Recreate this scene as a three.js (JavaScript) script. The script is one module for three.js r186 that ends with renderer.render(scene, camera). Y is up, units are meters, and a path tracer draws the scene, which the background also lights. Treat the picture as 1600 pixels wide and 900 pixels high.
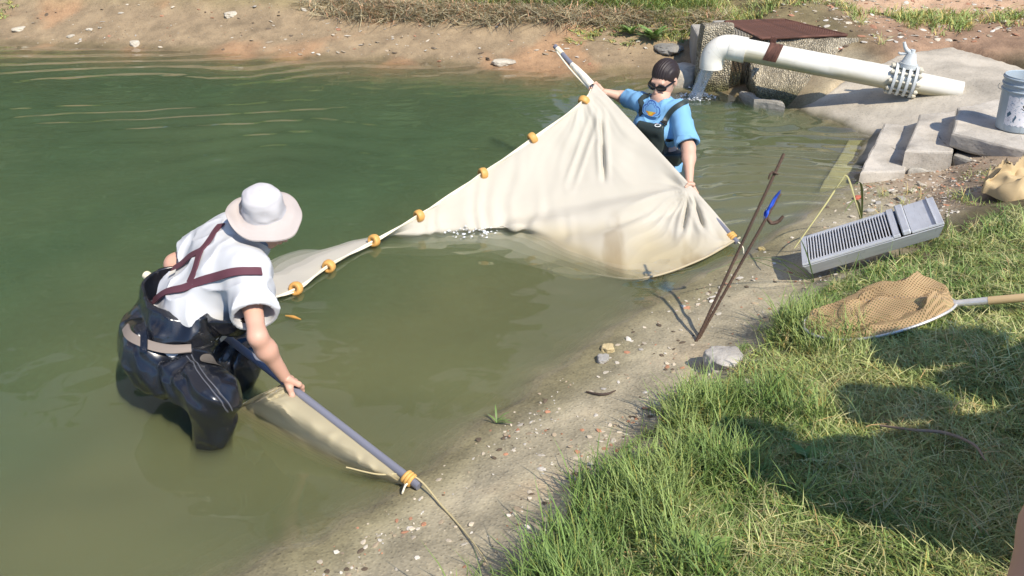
import * as THREE from 'three';
import { mergeGeometries } from 'three/addons/utils/BufferGeometryUtils.js';
import { Sky } from 'three/addons/objects/Sky.js';
import { RoundedBoxGeometry } from 'three/addons/geometries/RoundedBoxGeometry.js';

// ---------------------------------------------------------------- camera, sky, sun, exposure
const scene = new THREE.Scene();
const CAM_H = 2.25, PITCH = 27 * Math.PI / 180, FPX = 1443;           // eye 2.25 m above the water, looking 27 degrees down
const camera = new THREE.PerspectiveCamera(2 * Math.atan(450 / FPX) * 180 / Math.PI, 16 / 9, 0.05, 400);
camera.position.set(0, CAM_H, 0);
camera.rotation.set(-PITCH, 0, 0);
const SUN = new THREE.Vector3(0.55, 1.05, 0.68).normalize();
const sky = new Sky();
sky.name = 'sky'; sky.scale.setScalar(300);
Object.assign(sky.userData, { kind: 'structure' });
sky.material.uniforms.sunPosition.value.copy(SUN);
sky.material.uniforms.turbidity.value = 5;
sky.material.uniforms.rayleigh.value = 1.2;
sky.material.uniforms.mieCoefficient.value = 0.004;
sky.material.uniforms.cloudCoverage.value = 0.6;
sky.material.uniforms.cloudDensity.value = 0.8;
scene.add(sky);
scene.environmentIntensity = 0.12;
const sun = new THREE.DirectionalLight(0xfff1dc, 4.2);
sun.position.copy(SUN).multiplyScalar(40); sun.castShadow = true;
sun.shadow.mapSize.set(4096, 4096);
Object.assign(sun.shadow.camera, { left: -12, right: 12, top: 12, bottom: -12, near: 1, far: 90 });
scene.add(sun, sun.target);
sun.target.position.set(0, 0, -5);
const renderer = new THREE.WebGLRenderer({ antialias: true });
renderer.setSize(1024, 576);
renderer.toneMapping = THREE.LinearToneMapping;
renderer.toneMappingExposure = 1.46;
renderer.shadowMap.enabled = true;

// ---------------------------------------------------------------- small helpers
const V = (x, y, z) => new THREE.Vector3(x, y, z);
const lerp = THREE.MathUtils.lerp, clamp = THREE.MathUtils.clamp, sst = (a, b, x) => { const t = clamp((x - a) / (b - a), 0, 1); return t * t * (3 - 2 * t); };
const CP = Math.cos(PITCH), SP = Math.sin(PITCH);
const ray = (u, v) => { const a = (u - 800) / FPX, b = (v - 450) / FPX; return V(a, -SP - b * CP, -CP + b * SP); };
const at = (u, v, t) => ray(u, v).multiplyScalar(t).add(V(0, CAM_H, 0));              // a point seen in that direction at that depth
const onY = (u, v, y) => { const d = ray(u, v); return d.multiplyScalar((y - CAM_H) / d.y).add(V(0, CAM_H, 0)); };
const mv = (p, ...k) => { const q = p.clone(); for (let i = 0; i < k.length; i += 2) q.addScaledVector(k[i], k[i + 1] ?? 1); return q; };
const mix3 = (a, b, t) => a.clone().lerp(b, t);
function rng(seed) { let s = seed >>> 0; return () => { s = (s + 0x6d2b79f5) | 0; let t = Math.imul(s ^ (s >>> 15), 1 | s); t = (t + Math.imul(t ^ (t >>> 7), 61 | t)) ^ t; return ((t ^ (t >>> 14)) >>> 0) / 4294967296; }; }
const hash = (x, y, z = 0) => { let h = Math.imul(x | 0, 374761393) ^ Math.imul(y | 0, 668265263) ^ Math.imul(z | 0, 2147483647 - 1234567); h = Math.imul(h ^ (h >>> 13), 1274126177); h ^= h >>> 16; return (h >>> 0) / 4294967296; };
function vn2(x, y, per = 0, seed = 0) {
  const xi = Math.floor(x), yi = Math.floor(y), fx = x - xi, fy = y - yi, m = per ? (k) => ((k % per) + per) % per : (k) => k;
  const u = fx * fx * (3 - 2 * fx), v = fy * fy * (3 - 2 * fy);
  return lerp(lerp(hash(m(xi), m(yi), seed), hash(m(xi + 1), m(yi), seed), u), lerp(hash(m(xi), m(yi + 1), seed), hash(m(xi + 1), m(yi + 1), seed), u), v) * 2 - 1;
}
const fbm2 = (x, y, oct = 4, per = 0, seed = 0) => { let s = 0, a = 0.5; for (let i = 0; i < oct; i++) { s += a * vn2(x, y, per, seed + i); x *= 2; y *= 2; per *= 2; a *= 0.5; } return s; };
function vn3(x, y, z) {
  const xi = Math.floor(x), yi = Math.floor(y), zi = Math.floor(z), fx = x - xi, fy = y - yi, fz = z - zi;
  const u = fx * fx * (3 - 2 * fx), v = fy * fy * (3 - 2 * fy), w = fz * fz * (3 - 2 * fz), h = hash;
  const f = (k) => lerp(lerp(h(xi, yi, k), h(xi + 1, yi, k), u), lerp(h(xi, yi + 1, k), h(xi + 1, yi + 1, k), u), v);
  return lerp(f(zi), f(zi + 1), w) * 2 - 1;
}
const used = {};
const numbered = (n) => { const k = used[n] = (used[n] ?? -1) + 1; return k ? n + '_' + String(k).padStart(3, '0') : n; };
function shade(o) { o.castShadow = o.receiveShadow = true; return o; }
function thing(name, label, category, pos = V(0, 0, 0), group) {
  const o = new THREE.Group(); o.name = numbered(name); o.position.copy(pos); scene.add(o);
  Object.assign(o.userData, { label, category }); if (group) o.userData.group = group;
  return o;
}
function part(parent, name, geo, mat, label) { const o = shade(new THREE.Mesh(geo, mat)); o.name = name; if (label) o.userData.label = label; parent.add(o); return o; }
// a part whose geometry is given in the scene's axes, hung under a thing that stands elsewhere
function partW(parent, name, geo, mat, label) { const p = parent.position; geo.translate(-p.x, -p.y, -p.z); return part(parent, name, geo, mat, label); }
function whole(name, label, category, geo, mat, group) {
  const o = shade(new THREE.Mesh(geo, mat)); o.name = numbered(name); scene.add(o); Object.assign(o.userData, { label, category }); if (group) o.userData.group = group; return o;
}
function ground_(name, geo, mat, kind = 'structure', label) { const o = shade(new THREE.Mesh(geo, mat)); o.name = numbered(name); o.userData.kind = kind; if (label) o.userData.label = label; scene.add(o); return o; }
function merge(list) {
  const colored = list.every((g) => g.attributes.color);
  return mergeGeometries(list.map((g0) => {
    const g = g0.index ? g0.toNonIndexed() : g0.clone(); const n = g.attributes.position.count;
    if (!g.attributes.normal) g.computeVertexNormals();
    if (!g.attributes.uv) g.setAttribute('uv', new THREE.BufferAttribute(new Float32Array(n * 2), 2));
    for (const k of Object.keys(g.attributes)) if (!['position', 'normal', 'uv', colored ? 'color' : ''].includes(k)) g.deleteAttribute(k);
    return g;
  }));
}
function boxUV(g0, per = 1) {                                          // uv in metres from the dominant axis of each face
  const g = g0.index ? g0.toNonIndexed() : g0, p = g.attributes.position, uv = new Float32Array(p.count * 2), a = V(), b = V(), c = V(), n = V();
  for (let i = 0; i < p.count; i += 3) {
    a.fromBufferAttribute(p, i); b.fromBufferAttribute(p, i + 1); c.fromBufferAttribute(p, i + 2);
    n.copy(b).sub(a).cross(c.clone().sub(a)); const ax = Math.abs(n.x), ay = Math.abs(n.y), az = Math.abs(n.z);
    [a, b, c].forEach((q, k) => { const w = ay >= ax && ay >= az ? [q.x, q.z] : ax >= az ? [q.z, q.y] : [q.x, q.y]; uv[(i + k) * 2] = w[0] / per; uv[(i + k) * 2 + 1] = w[1] / per; });
  }
  g.setAttribute('uv', new THREE.BufferAttribute(uv, 2)); if (!g.attributes.normal) g.computeVertexNormals();
  return g;
}
function gridGeo(nu, nv, fn, colorFn) {                                // fn(u,v) -> Vector3, u, v in 0..1
  const pos = new Float32Array((nu + 1) * (nv + 1) * 3), uv = new Float32Array((nu + 1) * (nv + 1) * 2), col = colorFn && new Float32Array((nu + 1) * (nv + 1) * 3), idx = [];
  for (let j = 0; j <= nv; j++) for (let i = 0; i <= nu; i++) {
    const k = j * (nu + 1) + i, p = fn(i / nu, j / nv); pos.set([p.x, p.y, p.z], k * 3); uv.set([i / nu, j / nv], k * 2);
    if (col) { const c = colorFn(i / nu, j / nv, p); col.set([c.r, c.g, c.b], k * 3); }
    if (i < nu && j < nv) idx.push(k, k + 1, k + nu + 2, k, k + nu + 2, k + nu + 1);
  }
  const g = new THREE.BufferGeometry(); g.setAttribute('position', new THREE.BufferAttribute(pos, 3)); g.setAttribute('uv', new THREE.BufferAttribute(uv, 2));
  if (col) g.setAttribute('color', new THREE.BufferAttribute(col, 3));
  g.setIndex(idx); g.computeVertexNormals(); return g;
}
const tube = (pts, r, seg = 24, rad = 8, closed = false) => new THREE.TubeGeometry(new THREE.CatmullRomCurve3(pts, closed), seg, r, rad, closed);
function rod(a, b, ra, rb = ra, seg = 12, open = false) {              // tapered round bar from a to b
  const d = b.clone().sub(a), g = new THREE.CylinderGeometry(rb, ra, d.length(), seg, 1, open);
  g.applyQuaternion(new THREE.Quaternion().setFromUnitVectors(V(0, 1, 0), d.clone().normalize())); const m = a.clone().add(b).multiplyScalar(0.5); g.translate(m.x, m.y, m.z); return g;
}
function taperTube(pts, radii, rad = 8) {                              // tube whose radius follows the points; closed at both ends by shrinking
  const c = new THREE.CatmullRomCurve3(pts), n = (pts.length - 1) * 6, fr = c.computeFrenetFrames(n, false);
  return gridGeo(rad, n, (u, v) => {
    const k = Math.round(v * n), t = k / n, f = t * (radii.length - 1), i = Math.min(Math.floor(f), radii.length - 2), r = lerp(radii[i], radii[i + 1], f - i), a = -u * 2 * Math.PI;
    return mv(c.getPoint(t), fr.normals[k], r * Math.cos(a), fr.binormals[k], r * Math.sin(a));
  });
}
function frame(geo, x, y, z, o) { return geo.applyMatrix4(new THREE.Matrix4().makeBasis(x, y, z).setPosition(o)); }

// ---------------------------------------------------------------- textures and materials
function tex(n, fn, srgb = false, rep = 1) {
  const d = new Uint8Array(n * n * 4);
  for (let y = 0; y < n; y++) for (let x = 0; x < n; x++) { const c = fn(x / n, y / n), k = (y * n + x) * 4; for (let i = 0; i < 3; i++) d[k + i] = clamp(Math.round((Array.isArray(c) ? c[i] : c) * 255), 0, 255); d[k + 3] = 255; }
  const t = new THREE.DataTexture(d, n, n); t.wrapS = t.wrapT = THREE.RepeatWrapping; t.magFilter = THREE.LinearFilter; t.repeat.set(rep, rep); if (srgb) t.colorSpace = THREE.SRGBColorSpace; t.needsUpdate = true; return t;
}
function worley(x, y, per, seed = 0) {
  const xi = Math.floor(x), yi = Math.floor(y); let d1 = 9, d2 = 9, id = 0; const m = (k) => ((k % per) + per) % per;
  for (let j = -1; j <= 1; j++) for (let i = -1; i <= 1; i++) {
    const cx = xi + i, cy = yi + j, px = cx + hash(m(cx), m(cy), seed), py = cy + hash(m(cx), m(cy), seed + 7), d = Math.hypot(px - x, py - y);
    if (d < d1) { d2 = d1; d1 = d; id = hash(m(cx), m(cy), seed + 3); } else if (d < d2) d2 = d;
  }
  return [d1, d2, id];
}
const soilTex = tex(512, (x, y) => { const n = 0.85 + 0.3 * fbm2(x * 8, y * 8, 5, 8, 1) + 0.14 * vn2(x * 128, y * 128, 128, 9); const w = worley(x * 40, y * 40, 40, 5); return n + (w[0] < 0.16 && w[2] > 0.55 ? (w[2] > 0.8 ? 0.16 : -0.25) : 0); });
const soilBump = tex(512, (x, y) => { const w = worley(x * 40, y * 40, 40, 5); return 0.45 + 0.35 * fbm2(x * 16, y * 16, 5, 16, 21) + 0.18 * Math.max(0, 0.3 - w[0]) / 0.3; });
const concTex = tex(512, (x, y) => { const n = 0.86 + 0.4 * fbm2(x * 6, y * 6, 5, 6, 31); const w = worley(x * 60, y * 60, 60, 12); return clamp(n + (w[0] < 0.25 && w[2] > 0.7 ? -0.18 : 0) + 0.06 * vn2(x * 200, y * 200, 200, 3), 0, 1); });
const concBump = tex(512, (x, y) => 0.5 + 0.4 * fbm2(x * 24, y * 24, 4, 24, 17));
const aggTex = tex(512, (x, y) => { const w = worley(x * 30, y * 30, 30, 41), e = sst(0.02, 0.16, w[1] - w[0]); const g = 0.42 + 0.5 * w[2]; const b = e * g + (1 - e) * 0.3; const t = 0.12 * fbm2(x * 5, y * 5, 3, 5, 8); return [b + t, (b + t) * 0.97, (b + t) * 0.88]; });
const aggBump = tex(512, (x, y) => { const w = worley(x * 30, y * 30, 30, 41); return clamp((w[1] - w[0]) * 1.4, 0, 1); });
const clothTex = tex(256, (x, y) => 0.94 + 0.05 * fbm2(x * 6, y * 6, 4, 6, 61) + 0.03 * Math.sin(x * 256 * Math.PI) * Math.sin(y * 256 * Math.PI));
const clothBump = tex(256, (x, y) => 0.5 + 0.4 * fbm2(x * 5, y * 5, 4, 5, 62));
const rustTex = tex(256, (x, y) => { const n = 0.6 + 0.6 * fbm2(x * 10, y * 10, 5, 10, 71); return [clamp(n, 0.2, 1), clamp(n * 0.92, 0.15, 1), clamp(n * 0.85, 0.1, 1)]; });
const scuffTex = tex(256, (x, y) => { const n = fbm2(x * 5, y * 5, 5, 5, 81), s = vn2(x * 40, y * 6, 0, 5); return clamp(0.9 + 0.16 * n - (s > 0.75 ? 0.12 : 0), 0, 1); });
const col = (r, g, b) => new THREE.Color().setRGB(r, g, b);
const std = (c, rough = 0.8, o = {}) => new THREE.MeshStandardMaterial({ color: c, roughness: rough, side: THREE.DoubleSide, ...o });
const phy = (c, rough = 0.8, o = {}) => new THREE.MeshPhysicalMaterial({ color: c, roughness: rough, side: THREE.DoubleSide, ...o });
const M = {
  concrete: std(col(0.52, 0.485, 0.42), 0.9, { map: concTex, bumpMap: concBump, bumpScale: 0.006 }),
  concreteWall: std(col(0.4, 0.38, 0.33), 0.92, { map: concTex, bumpMap: concBump, bumpScale: 0.012 }),
  aggregate: std(col(0.62, 0.58, 0.48), 0.95, { vertexColors: true, map: aggTex, bumpMap: aggBump, bumpScale: 0.014 }),
  pvcRun: phy(col(0.84, 0.825, 0.74), 0.35, { map: scuffTex, vertexColors: true }),
  rust: std(col(0.16, 0.075, 0.055), 0.85, { map: rustTex }),
  rustRod: std(col(0.15, 0.1, 0.075), 0.8, { map: rustTex }),
  pvc: phy(col(0.84, 0.825, 0.74), 0.35, { map: scuffTex }),
  flange: std(col(0.58, 0.62, 0.62), 0.5, { map: scuffTex }),
  bolt: std(col(0.55, 0.52, 0.42), 0.55),
  skin: phy(col(0.62, 0.36, 0.26), 0.55), skinDark: phy(col(0.5, 0.26, 0.18), 0.55),
  dark: std(col(0.012, 0.012, 0.012), 0.9),
};

// ---------------------------------------------------------------- the lie of the land
// outline of the pond at the waterline, clockwise from the lower left of the view
const px = (u, v) => { const p = onY(u, v, 0); return [p.x, p.z]; };
const SHORE = [[-9, 3.5], [-5.2, 1.1], [-3.0, -0.75], [-1.75, -1.68], px(400, 893), px(505, 850), px(585, 800), px(640, 762), px(760, 662), px(880, 580), px(1000, 490), px(1100, 432), px(1190, 388), px(1275, 330), [2.36, -6.0],
  [2.52, -6.4], [2.9, -7.05], [2.47, -7.95], [2.2, -8.25], [1.75, -8.6], [1.62, -9.0], px(1000, 116), px(880, 110), px(640, 97), px(400, 85), px(200, 76), px(0, 68), [-8.5, -10.9], [-12, -10.2], [-14, -6], [-13, 1]];
function shoreDist(x, z) {                                             // positive on land
  let d = 1e9, inside = false;
  for (let i = 0, j = SHORE.length - 1; i < SHORE.length; j = i++) {
    const [ax, az] = SHORE[j], [bx, bz] = SHORE[i], ex = bx - ax, ez = bz - az, t = clamp(((x - ax) * ex + (z - az) * ez) / (ex * ex + ez * ez), 0, 1);
    d = Math.min(d, Math.hypot(x - ax - ex * t, z - az - ez * t));
    if ((az > z) !== (bz > z) && x < (bx - ax) * (z - az) / (bz - az) + ax) inside = !inside;
  }
  return inside ? -d : d;
}
const seg = (pts, x) => { for (let i = 1; i < pts.length; i++) if (x <= pts[i][0]) { const [a, ya] = pts[i - 1], [b, yb] = pts[i]; return lerp(ya, yb, (x - a) / (b - a)); } return pts[pts.length - 1][1]; };
const NEAR = [[-9, -1.3], [-3, -1.05], [-1, -0.36], [0, 0], [0.25, 0.045], [0.55, 0.1], [0.72, 0.19], [1.3, 0.38], [2.1, 0.62], [3, 0.72], [60, 1.5]];
const FAR = [[-9, -1.3], [-3, -1.1], [-1.2, -0.4], [-0.5, -0.075], [0, 0], [0.75, 0.24], [0.9, 0.34], [1.2, 0.42], [3, 0.6], [60, 3]];
// the concrete apron rises from two edges at the water: the far one beside the inlet box and the near one along the steps
const apD1 = (x, z) => 0.905 * (x - 2.47) - 0.425 * (z + 7.95), apD2 = (x, z) => 0.89 * (x - 2.3) + 0.46 * (z + 6.0);
const smin = (a, b, k) => { const h = Math.max(k - Math.abs(a - b), 0) / k; return Math.min(a, b) - h * h * k * 0.25; };
const apronH = (x, z) => seg([[-3, -0.9], [-0.5, -0.13], [-0.06, -0.02], [0, 0.012], [0.6, 0.25], [1.0, 0.36], [9, 0.6]], -smin(-apD1(x, z), -apD2(x, z), 0.1)) + 0.006 * fbm2(x * 3, z * 3, 3, 0, 5);
const apronOut = (x, z) => Math.max((-(z + 8.12) - (x - 3.1) * 0.45) * 0.9, 0.93 * (x - 4.0) - 0.37 * (z + 8.56)) + 0.06 * vn2(x * 3, z * 3, 0, 8);
function land(x, z) {
  const d0 = shoreDist(x, z), wob = 0.05 * fbm2(x * 2.1 + 5, z * 2.1, 3) + 0.02 * vn2(x * 9, z * 9), d = d0 + wob * sst(3, 0.2, Math.abs(d0));
  const far = sst(-7.6, -8.6, z) * sst(3.2, 2.2, x + 0 * z);
  let h = lerp(seg(NEAR, d), seg(FAR, d), far);
  const rt = sst(2.3, 2.75, x) * sst(-5.95, -6.5, z), o = rt > 0 ? apronOut(x, z) : 0;           // the ground under and behind the concrete apron
  if (rt > 0) h = lerp(h, apronH(x, z) + lerp(-0.07, 0.035, sst(-0.06, 0.05, o)) + 0.12 * Math.max(0, o), rt);
  if (x > 1.85 && x < 3.0 && z < -8.5 && z > -9.25 + Math.max(0, x - 2.6) * 1.5) return -0.4;                                  // inside the inlet box
  h += 0.014 * fbm2(x * 5, z * 5, 3, 0, 3) + (0.005 * vn2(x * 11, z * 11, 0, 4) + 0.002 * vn2(x * 27, z * 27, 0, 7)) * sst(-0.1, 0.25, d);
  if (d > 0.6) h += 0.02 * vn2(x * 3.3, z * 3.3, 0, 6) * sst(0.6, 1, d);
  h -= 0.6 * Math.exp(-(((x - 1.0) / 0.55) ** 2 + ((z + 5.9) / 0.6) ** 2)) * sst(0, -0.3, d0);   // the hollow she stands in
  return h;
}
const onGround = (u, v, up = 0) => { const d = ray(u, v), p = V(); let a = 0.5; for (let t = 0.5; t < 30; t += 0.02) { p.copy(d).multiplyScalar(t).add(V(0, CAM_H, 0)); if (p.y < land(p.x, p.z) + up) break; a = t; } for (let k = 0, lo = a, hi = a + 0.02; k < 12; k++) { const m = (lo + hi) / 2; p.copy(d).multiplyScalar(m).add(V(0, CAM_H, 0)); if (p.y < land(p.x, p.z) + up) hi = m; else lo = m; } return p; };
const rangeLines = (...r) => { const out = []; for (let i = 0; i < r.length - 2; i += 2) { const a = r[i], s = r[i + 1], b = r[i + 2], n = Math.max(1, Math.round((b - a) / s)); for (let k = 0; k < n; k++) out.push(a + (b - a) * k / n); } out.push(r[r.length - 1]); return out; };
function sheet(xs, zs, hFn, cFn) {
  const nx = xs.length, nz = zs.length, pos = new Float32Array(nx * nz * 3), uv = new Float32Array(nx * nz * 2), c = cFn && new Float32Array(nx * nz * 3), idx = new Uint32Array((nx - 1) * (nz - 1) * 6);
  let q = 0;
  for (let j = 0; j < nz; j++) for (let i = 0; i < nx; i++) {
    const k = j * nx + i, x = xs[i], z = zs[j], y = hFn(x, z); pos[k * 3] = x; pos[k * 3 + 1] = y; pos[k * 3 + 2] = z; uv[k * 2] = x; uv[k * 2 + 1] = z;
    if (c) { const a = cFn(x, z, y); c[k * 3] = a[0]; c[k * 3 + 1] = a[1]; c[k * 3 + 2] = a[2]; }
    if (i < nx - 1 && j < nz - 1) { idx.set([k, k + nx, k + 1, k + 1, k + nx, k + nx + 1], q); q += 6; }
  }
  const g = new THREE.BufferGeometry(); g.setAttribute('position', new THREE.BufferAttribute(pos, 3)); g.setAttribute('uv', new THREE.BufferAttribute(uv, 2)); if (c) g.setAttribute('color', new THREE.BufferAttribute(c, 3));
  g.setIndex(new THREE.BufferAttribute(idx, 1)); g.computeVertexNormals(); return g;
}
const l3 = (a, b, t) => [lerp(a[0], b[0], t), lerp(a[1], b[1], t), lerp(a[2], b[2], t)];
function soil(x, z, y) {
  const d = shoreDist(x, z) + 0.1 * fbm2(x * 3, z * 3, 3, 0, 2), n = fbm2(x * 1.7, z * 1.7, 4, 0, 11), n2 = fbm2(x * 6, z * 6, 3, 0, 12);
  const far = sst(-7.4, -8.6, z) * sst(3.4, 2.4, x);
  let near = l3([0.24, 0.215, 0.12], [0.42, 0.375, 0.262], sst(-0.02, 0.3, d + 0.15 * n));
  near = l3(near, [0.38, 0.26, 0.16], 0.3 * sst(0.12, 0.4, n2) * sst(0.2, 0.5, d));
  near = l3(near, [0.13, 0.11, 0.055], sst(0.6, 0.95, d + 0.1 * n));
  let f = l3([0.2, 0.155, 0.08], [0.33, 0.247, 0.147], sst(-0.02, 0.16, d + 0.1 * n));
  f = l3(f, [0.38, 0.21, 0.105], 0.6 * sst(0.05, 0.35, n + 0.2 * n2));
  f = l3(f, [0.3, 0.24, 0.12], sst(0.75, 1.1, d));
  let c = l3(near, f, far);
  const rt = sst(3.0, 3.6, x) * sst(-7.6, -8.3, z);
  c = l3(c, l3([0.34, 0.22, 0.14], [0.58, 0.39, 0.25], sst(-9.2, -9.8, z - 0.1 * x + 0.3 * n)), rt);
  const st = sst(2.3, 2.7, x) * sst(-4.9, -5.3, z + 0.25 * (x - 3)) * sst(-7.6, -7.0, z);            // trodden earth by the steps
  c = l3(c, l3([0.3, 0.225, 0.15], [0.42, 0.33, 0.24], 0.5 + n2), st);
  const k = 1 + 0.25 * n2 + 0.12 * n; return [c[0] * k, c[1] * k, c[2] * k];
}
const gx = rangeLines(-60, 3, -14, 0.5, -7, 0.09, -1.6, 0.026, 4.4, 0.1, 7, 0.6, 14, 4, 60), gz = rangeLines(-70, 4, -16, 0.5, -12, 0.055, -8, 0.06, -5.6, 0.026, -1.3, 0.1, 2, 0.5, 6, 4, 30);
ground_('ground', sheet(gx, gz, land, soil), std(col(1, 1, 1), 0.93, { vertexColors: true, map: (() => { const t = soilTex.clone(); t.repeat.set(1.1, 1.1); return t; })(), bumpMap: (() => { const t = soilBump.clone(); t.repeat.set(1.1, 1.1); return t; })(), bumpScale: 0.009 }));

// ---------------------------------------------------------------- the pond
const jet0 = onY(1086, 152, 0), manFeet = onY(320, 665, 0), splashAt = onY(735, 362, 0), herFeet = V(1.02, 0, -5.85);
function waveH(x, z) {
  const wx = x + 0.25 * vn2(x * 1.3, z * 1.3, 0, 91), wz = z + 0.22 * vn2(x * 1.1 + 9, z * 1.1, 0, 92);
  let h = 0;
  const farW = sst(-4.5, -7.5, z);
  h += 0.005 * farW * Math.sin(17 * (wz * 0.96 + wx * 0.22) + 3 * vn2(x * 0.5, z * 0.9, 0, 89)) * sst(-0.45, 0.4, vn2(x * 0.45, z * 1.3, 0, 93));
  h += 0.0012 * farW * Math.sin(29 * (wz * 0.9 - wx * 0.24) + 1.3 + 3 * vn2(x * 0.6, z, 0, 88)) * sst(-0.3, 0.5, vn2(x * 0.7 + 4, z * 1.2, 0, 87));
  h += 0.0016 * fbm2(x * 2.6, z * 5, 3, 0, 94) * (0.6 + farW);
  h += 0.0011 * vn2(x * 6 + 0.5 * wz, z * 15, 0, 83) + 0.0006 * vn2(x * 11, z * 24, 0, 82);
  const ring = (c, a, k, fall, r0) => { const r = Math.hypot(x - c.x, z - c.z); return a * Math.sin(k * r + 1.5 * vn2(x * 1.5, z * 1.5, 0, 95)) * Math.exp(-r / fall) * sst(r0 * 0.4, r0, r); };
  h += ring(jet0, 0.0075, 26, 0.8, 0.12) + ring(jet0, 0.0055, 15.5, 4.5, 0.5) * (0.6 + 0.4 * vn2(x, z * 1.4, 0, 86)) + ring(manFeet, 0.0024, 24, 1.1, 0.25) * (0.7 + 0.6 * vn2(x * 1.5, z * 1.5, 0, 85)) + ring(splashAt, 0.004, 40, 0.3, 0.06) + ring(herFeet, 0.005, 30, 0.8, 0.25);
  h += 0.0075 * Math.sin(32 * (wz + 0.12 * wx) + 2 * vn2(x * 2, z * 2, 0, 84)) * Math.exp(-(((x - 1.75) / 0.75) ** 2 + ((z + 6.15) / 0.65) ** 2));
  return h;
}
const water = new THREE.Group(); water.name = 'water'; water.userData.kind = 'structure'; scene.add(water);
const wx = rangeLines(-13.5, 0.25, -6, 0.05, -3, 0.035, 3.4), wz = rangeLines(-11, 0.08, -10, 0.033, -2, 0.08, 3.4);
part(water, 'water_surface', sheet(wx, wz, waveH), phy(col(1, 1, 1), 0.02, { transmission: 1, thickness: 0, ior: 1.333 }));
const murkColor = (x, z) => {
  const n = fbm2(x * 0.9, z * 0.9, 4, 0, 96), n2 = fbm2(x * 2.2 + 3 * n, z * 4, 3, 0, 97);
  const mud = Math.max(sst(-1.9, -0.5, shoreDist(x, z)) * sst(-8.2, -6.5, z), 0.8 * Math.exp(-(((x + 1.0) / 1.5) ** 2 + ((z + 3.2) / 1.2) ** 2)), 0.7 * Math.exp(-(((x - 0.2) / 1.4) ** 2 + ((z + 4.8) / 1.0) ** 2)));
  const bankMud = 0.85 * sst(-0.9, -0.1, shoreDist(x, z)) * sst(-7.5, -8.5, z) * sst(2, 1, x);
  const c = l3([0.092, 0.16, 0.07], [0.182, 0.2, 0.088], clamp(Math.max(mud, bankMud) + 0.35 * n + 0.2 * n2 * mud, 0, 1)), k = 1 + 0.18 * n2; return [c[0] * k, c[1] * k, c[2] * k];
};
const mx = rangeLines(-13.5, 0.5, -6, 0.12, 3.4), mz = rangeLines(-11, 0.15, -2, 0.3, 3.4);
[[0.012, 0.16], [0.026, 0.17], [0.042, 0.2], [0.06, 0.24], [0.085, 0.3], [0.12, 0.4], [0.17, 0.55], [0.24, 1]].forEach(([d, a]) => {
  part(water, 'murk_layer', sheet(mx, mz, () => -d, murkColor), std(col(1, 1, 1), 1, { vertexColors: true, transparent: a < 1, opacity: a }));
});

// ---------------------------------------------------------------- concrete: apron, steps, slab, inlet box
{
  const e1 = V(0.425, 0, 0.905);
  // apron sheet: a slab surface following apronH, cut where it runs out under the soil
  const xs = rangeLines(2.0, 0.04, 4.7), zs = rangeLines(-8.7, 0.04, -5.7);
  const g = sheet(xs, zs, (x, z) => { const o = apronOut(x, z), n = sst(-6.42, -6.2, z) * sst(3.6, 3.4, x); return apronH(x, z) - 0.12 * sst(0.0, 0.12, o) - 0.3 * n ; }, (x, z, y) => l3([0.15, 0.15, 0.055], [1, 0.98, 0.93], sst(-0.01, 0.045, y + 0.012 * vn2(x * 9, z * 9))).map((q) => q * (1 + 0.12 * fbm2(x * 4, z * 4, 3))));
  ground_('concrete_apron', g, (() => { const m = M.concrete.clone(); m.vertexColors = true; m.map = concTex.clone(); m.map.repeat.set(0.8, 0.8); return m; })(), 'structure', 'sloping pale concrete apron between the inlet box, the white pipe and the steps');
}
function prism(poly, y0, y1, bevel = 0.012) {                          // poly: [x, z] corners
  const s = new THREE.Shape(poly.map(([x, z]) => new THREE.Vector2(x, -z)));
  const g = new THREE.ExtrudeGeometry(s, { depth: y1 - y0 - 2 * bevel, bevelEnabled: true, bevelSize: bevel, bevelThickness: bevel, bevelOffset: -bevel, bevelSegments: 2 });
  g.rotateX(-Math.PI / 2); g.translate(0, y0 + bevel, 0); return g;
}
function roughen(g0, amp, f) { const g = g0, p = g.attributes.position, n = g.attributes.normal; for (let i = 0; i < p.count; i++) { const x = p.getX(i), y = p.getY(i), z = p.getZ(i); p.setXYZ(i, x + amp * vn3(x * f, y * f, z * f), y + amp * vn3(x * f + 7, y * f, z * f), z + amp * vn3(x * f, y * f + 9, z * f)); } g.computeVertexNormals(); return g; }
function tint(g, fn) { const p = g.attributes.position, c = new Float32Array(p.count * 3); for (let i = 0; i < p.count; i++) c.set(fn(p.getX(i), p.getY(i), p.getZ(i)), i * 3); g.setAttribute('color', new THREE.BufferAttribute(c, 3)); return g; }
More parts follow.
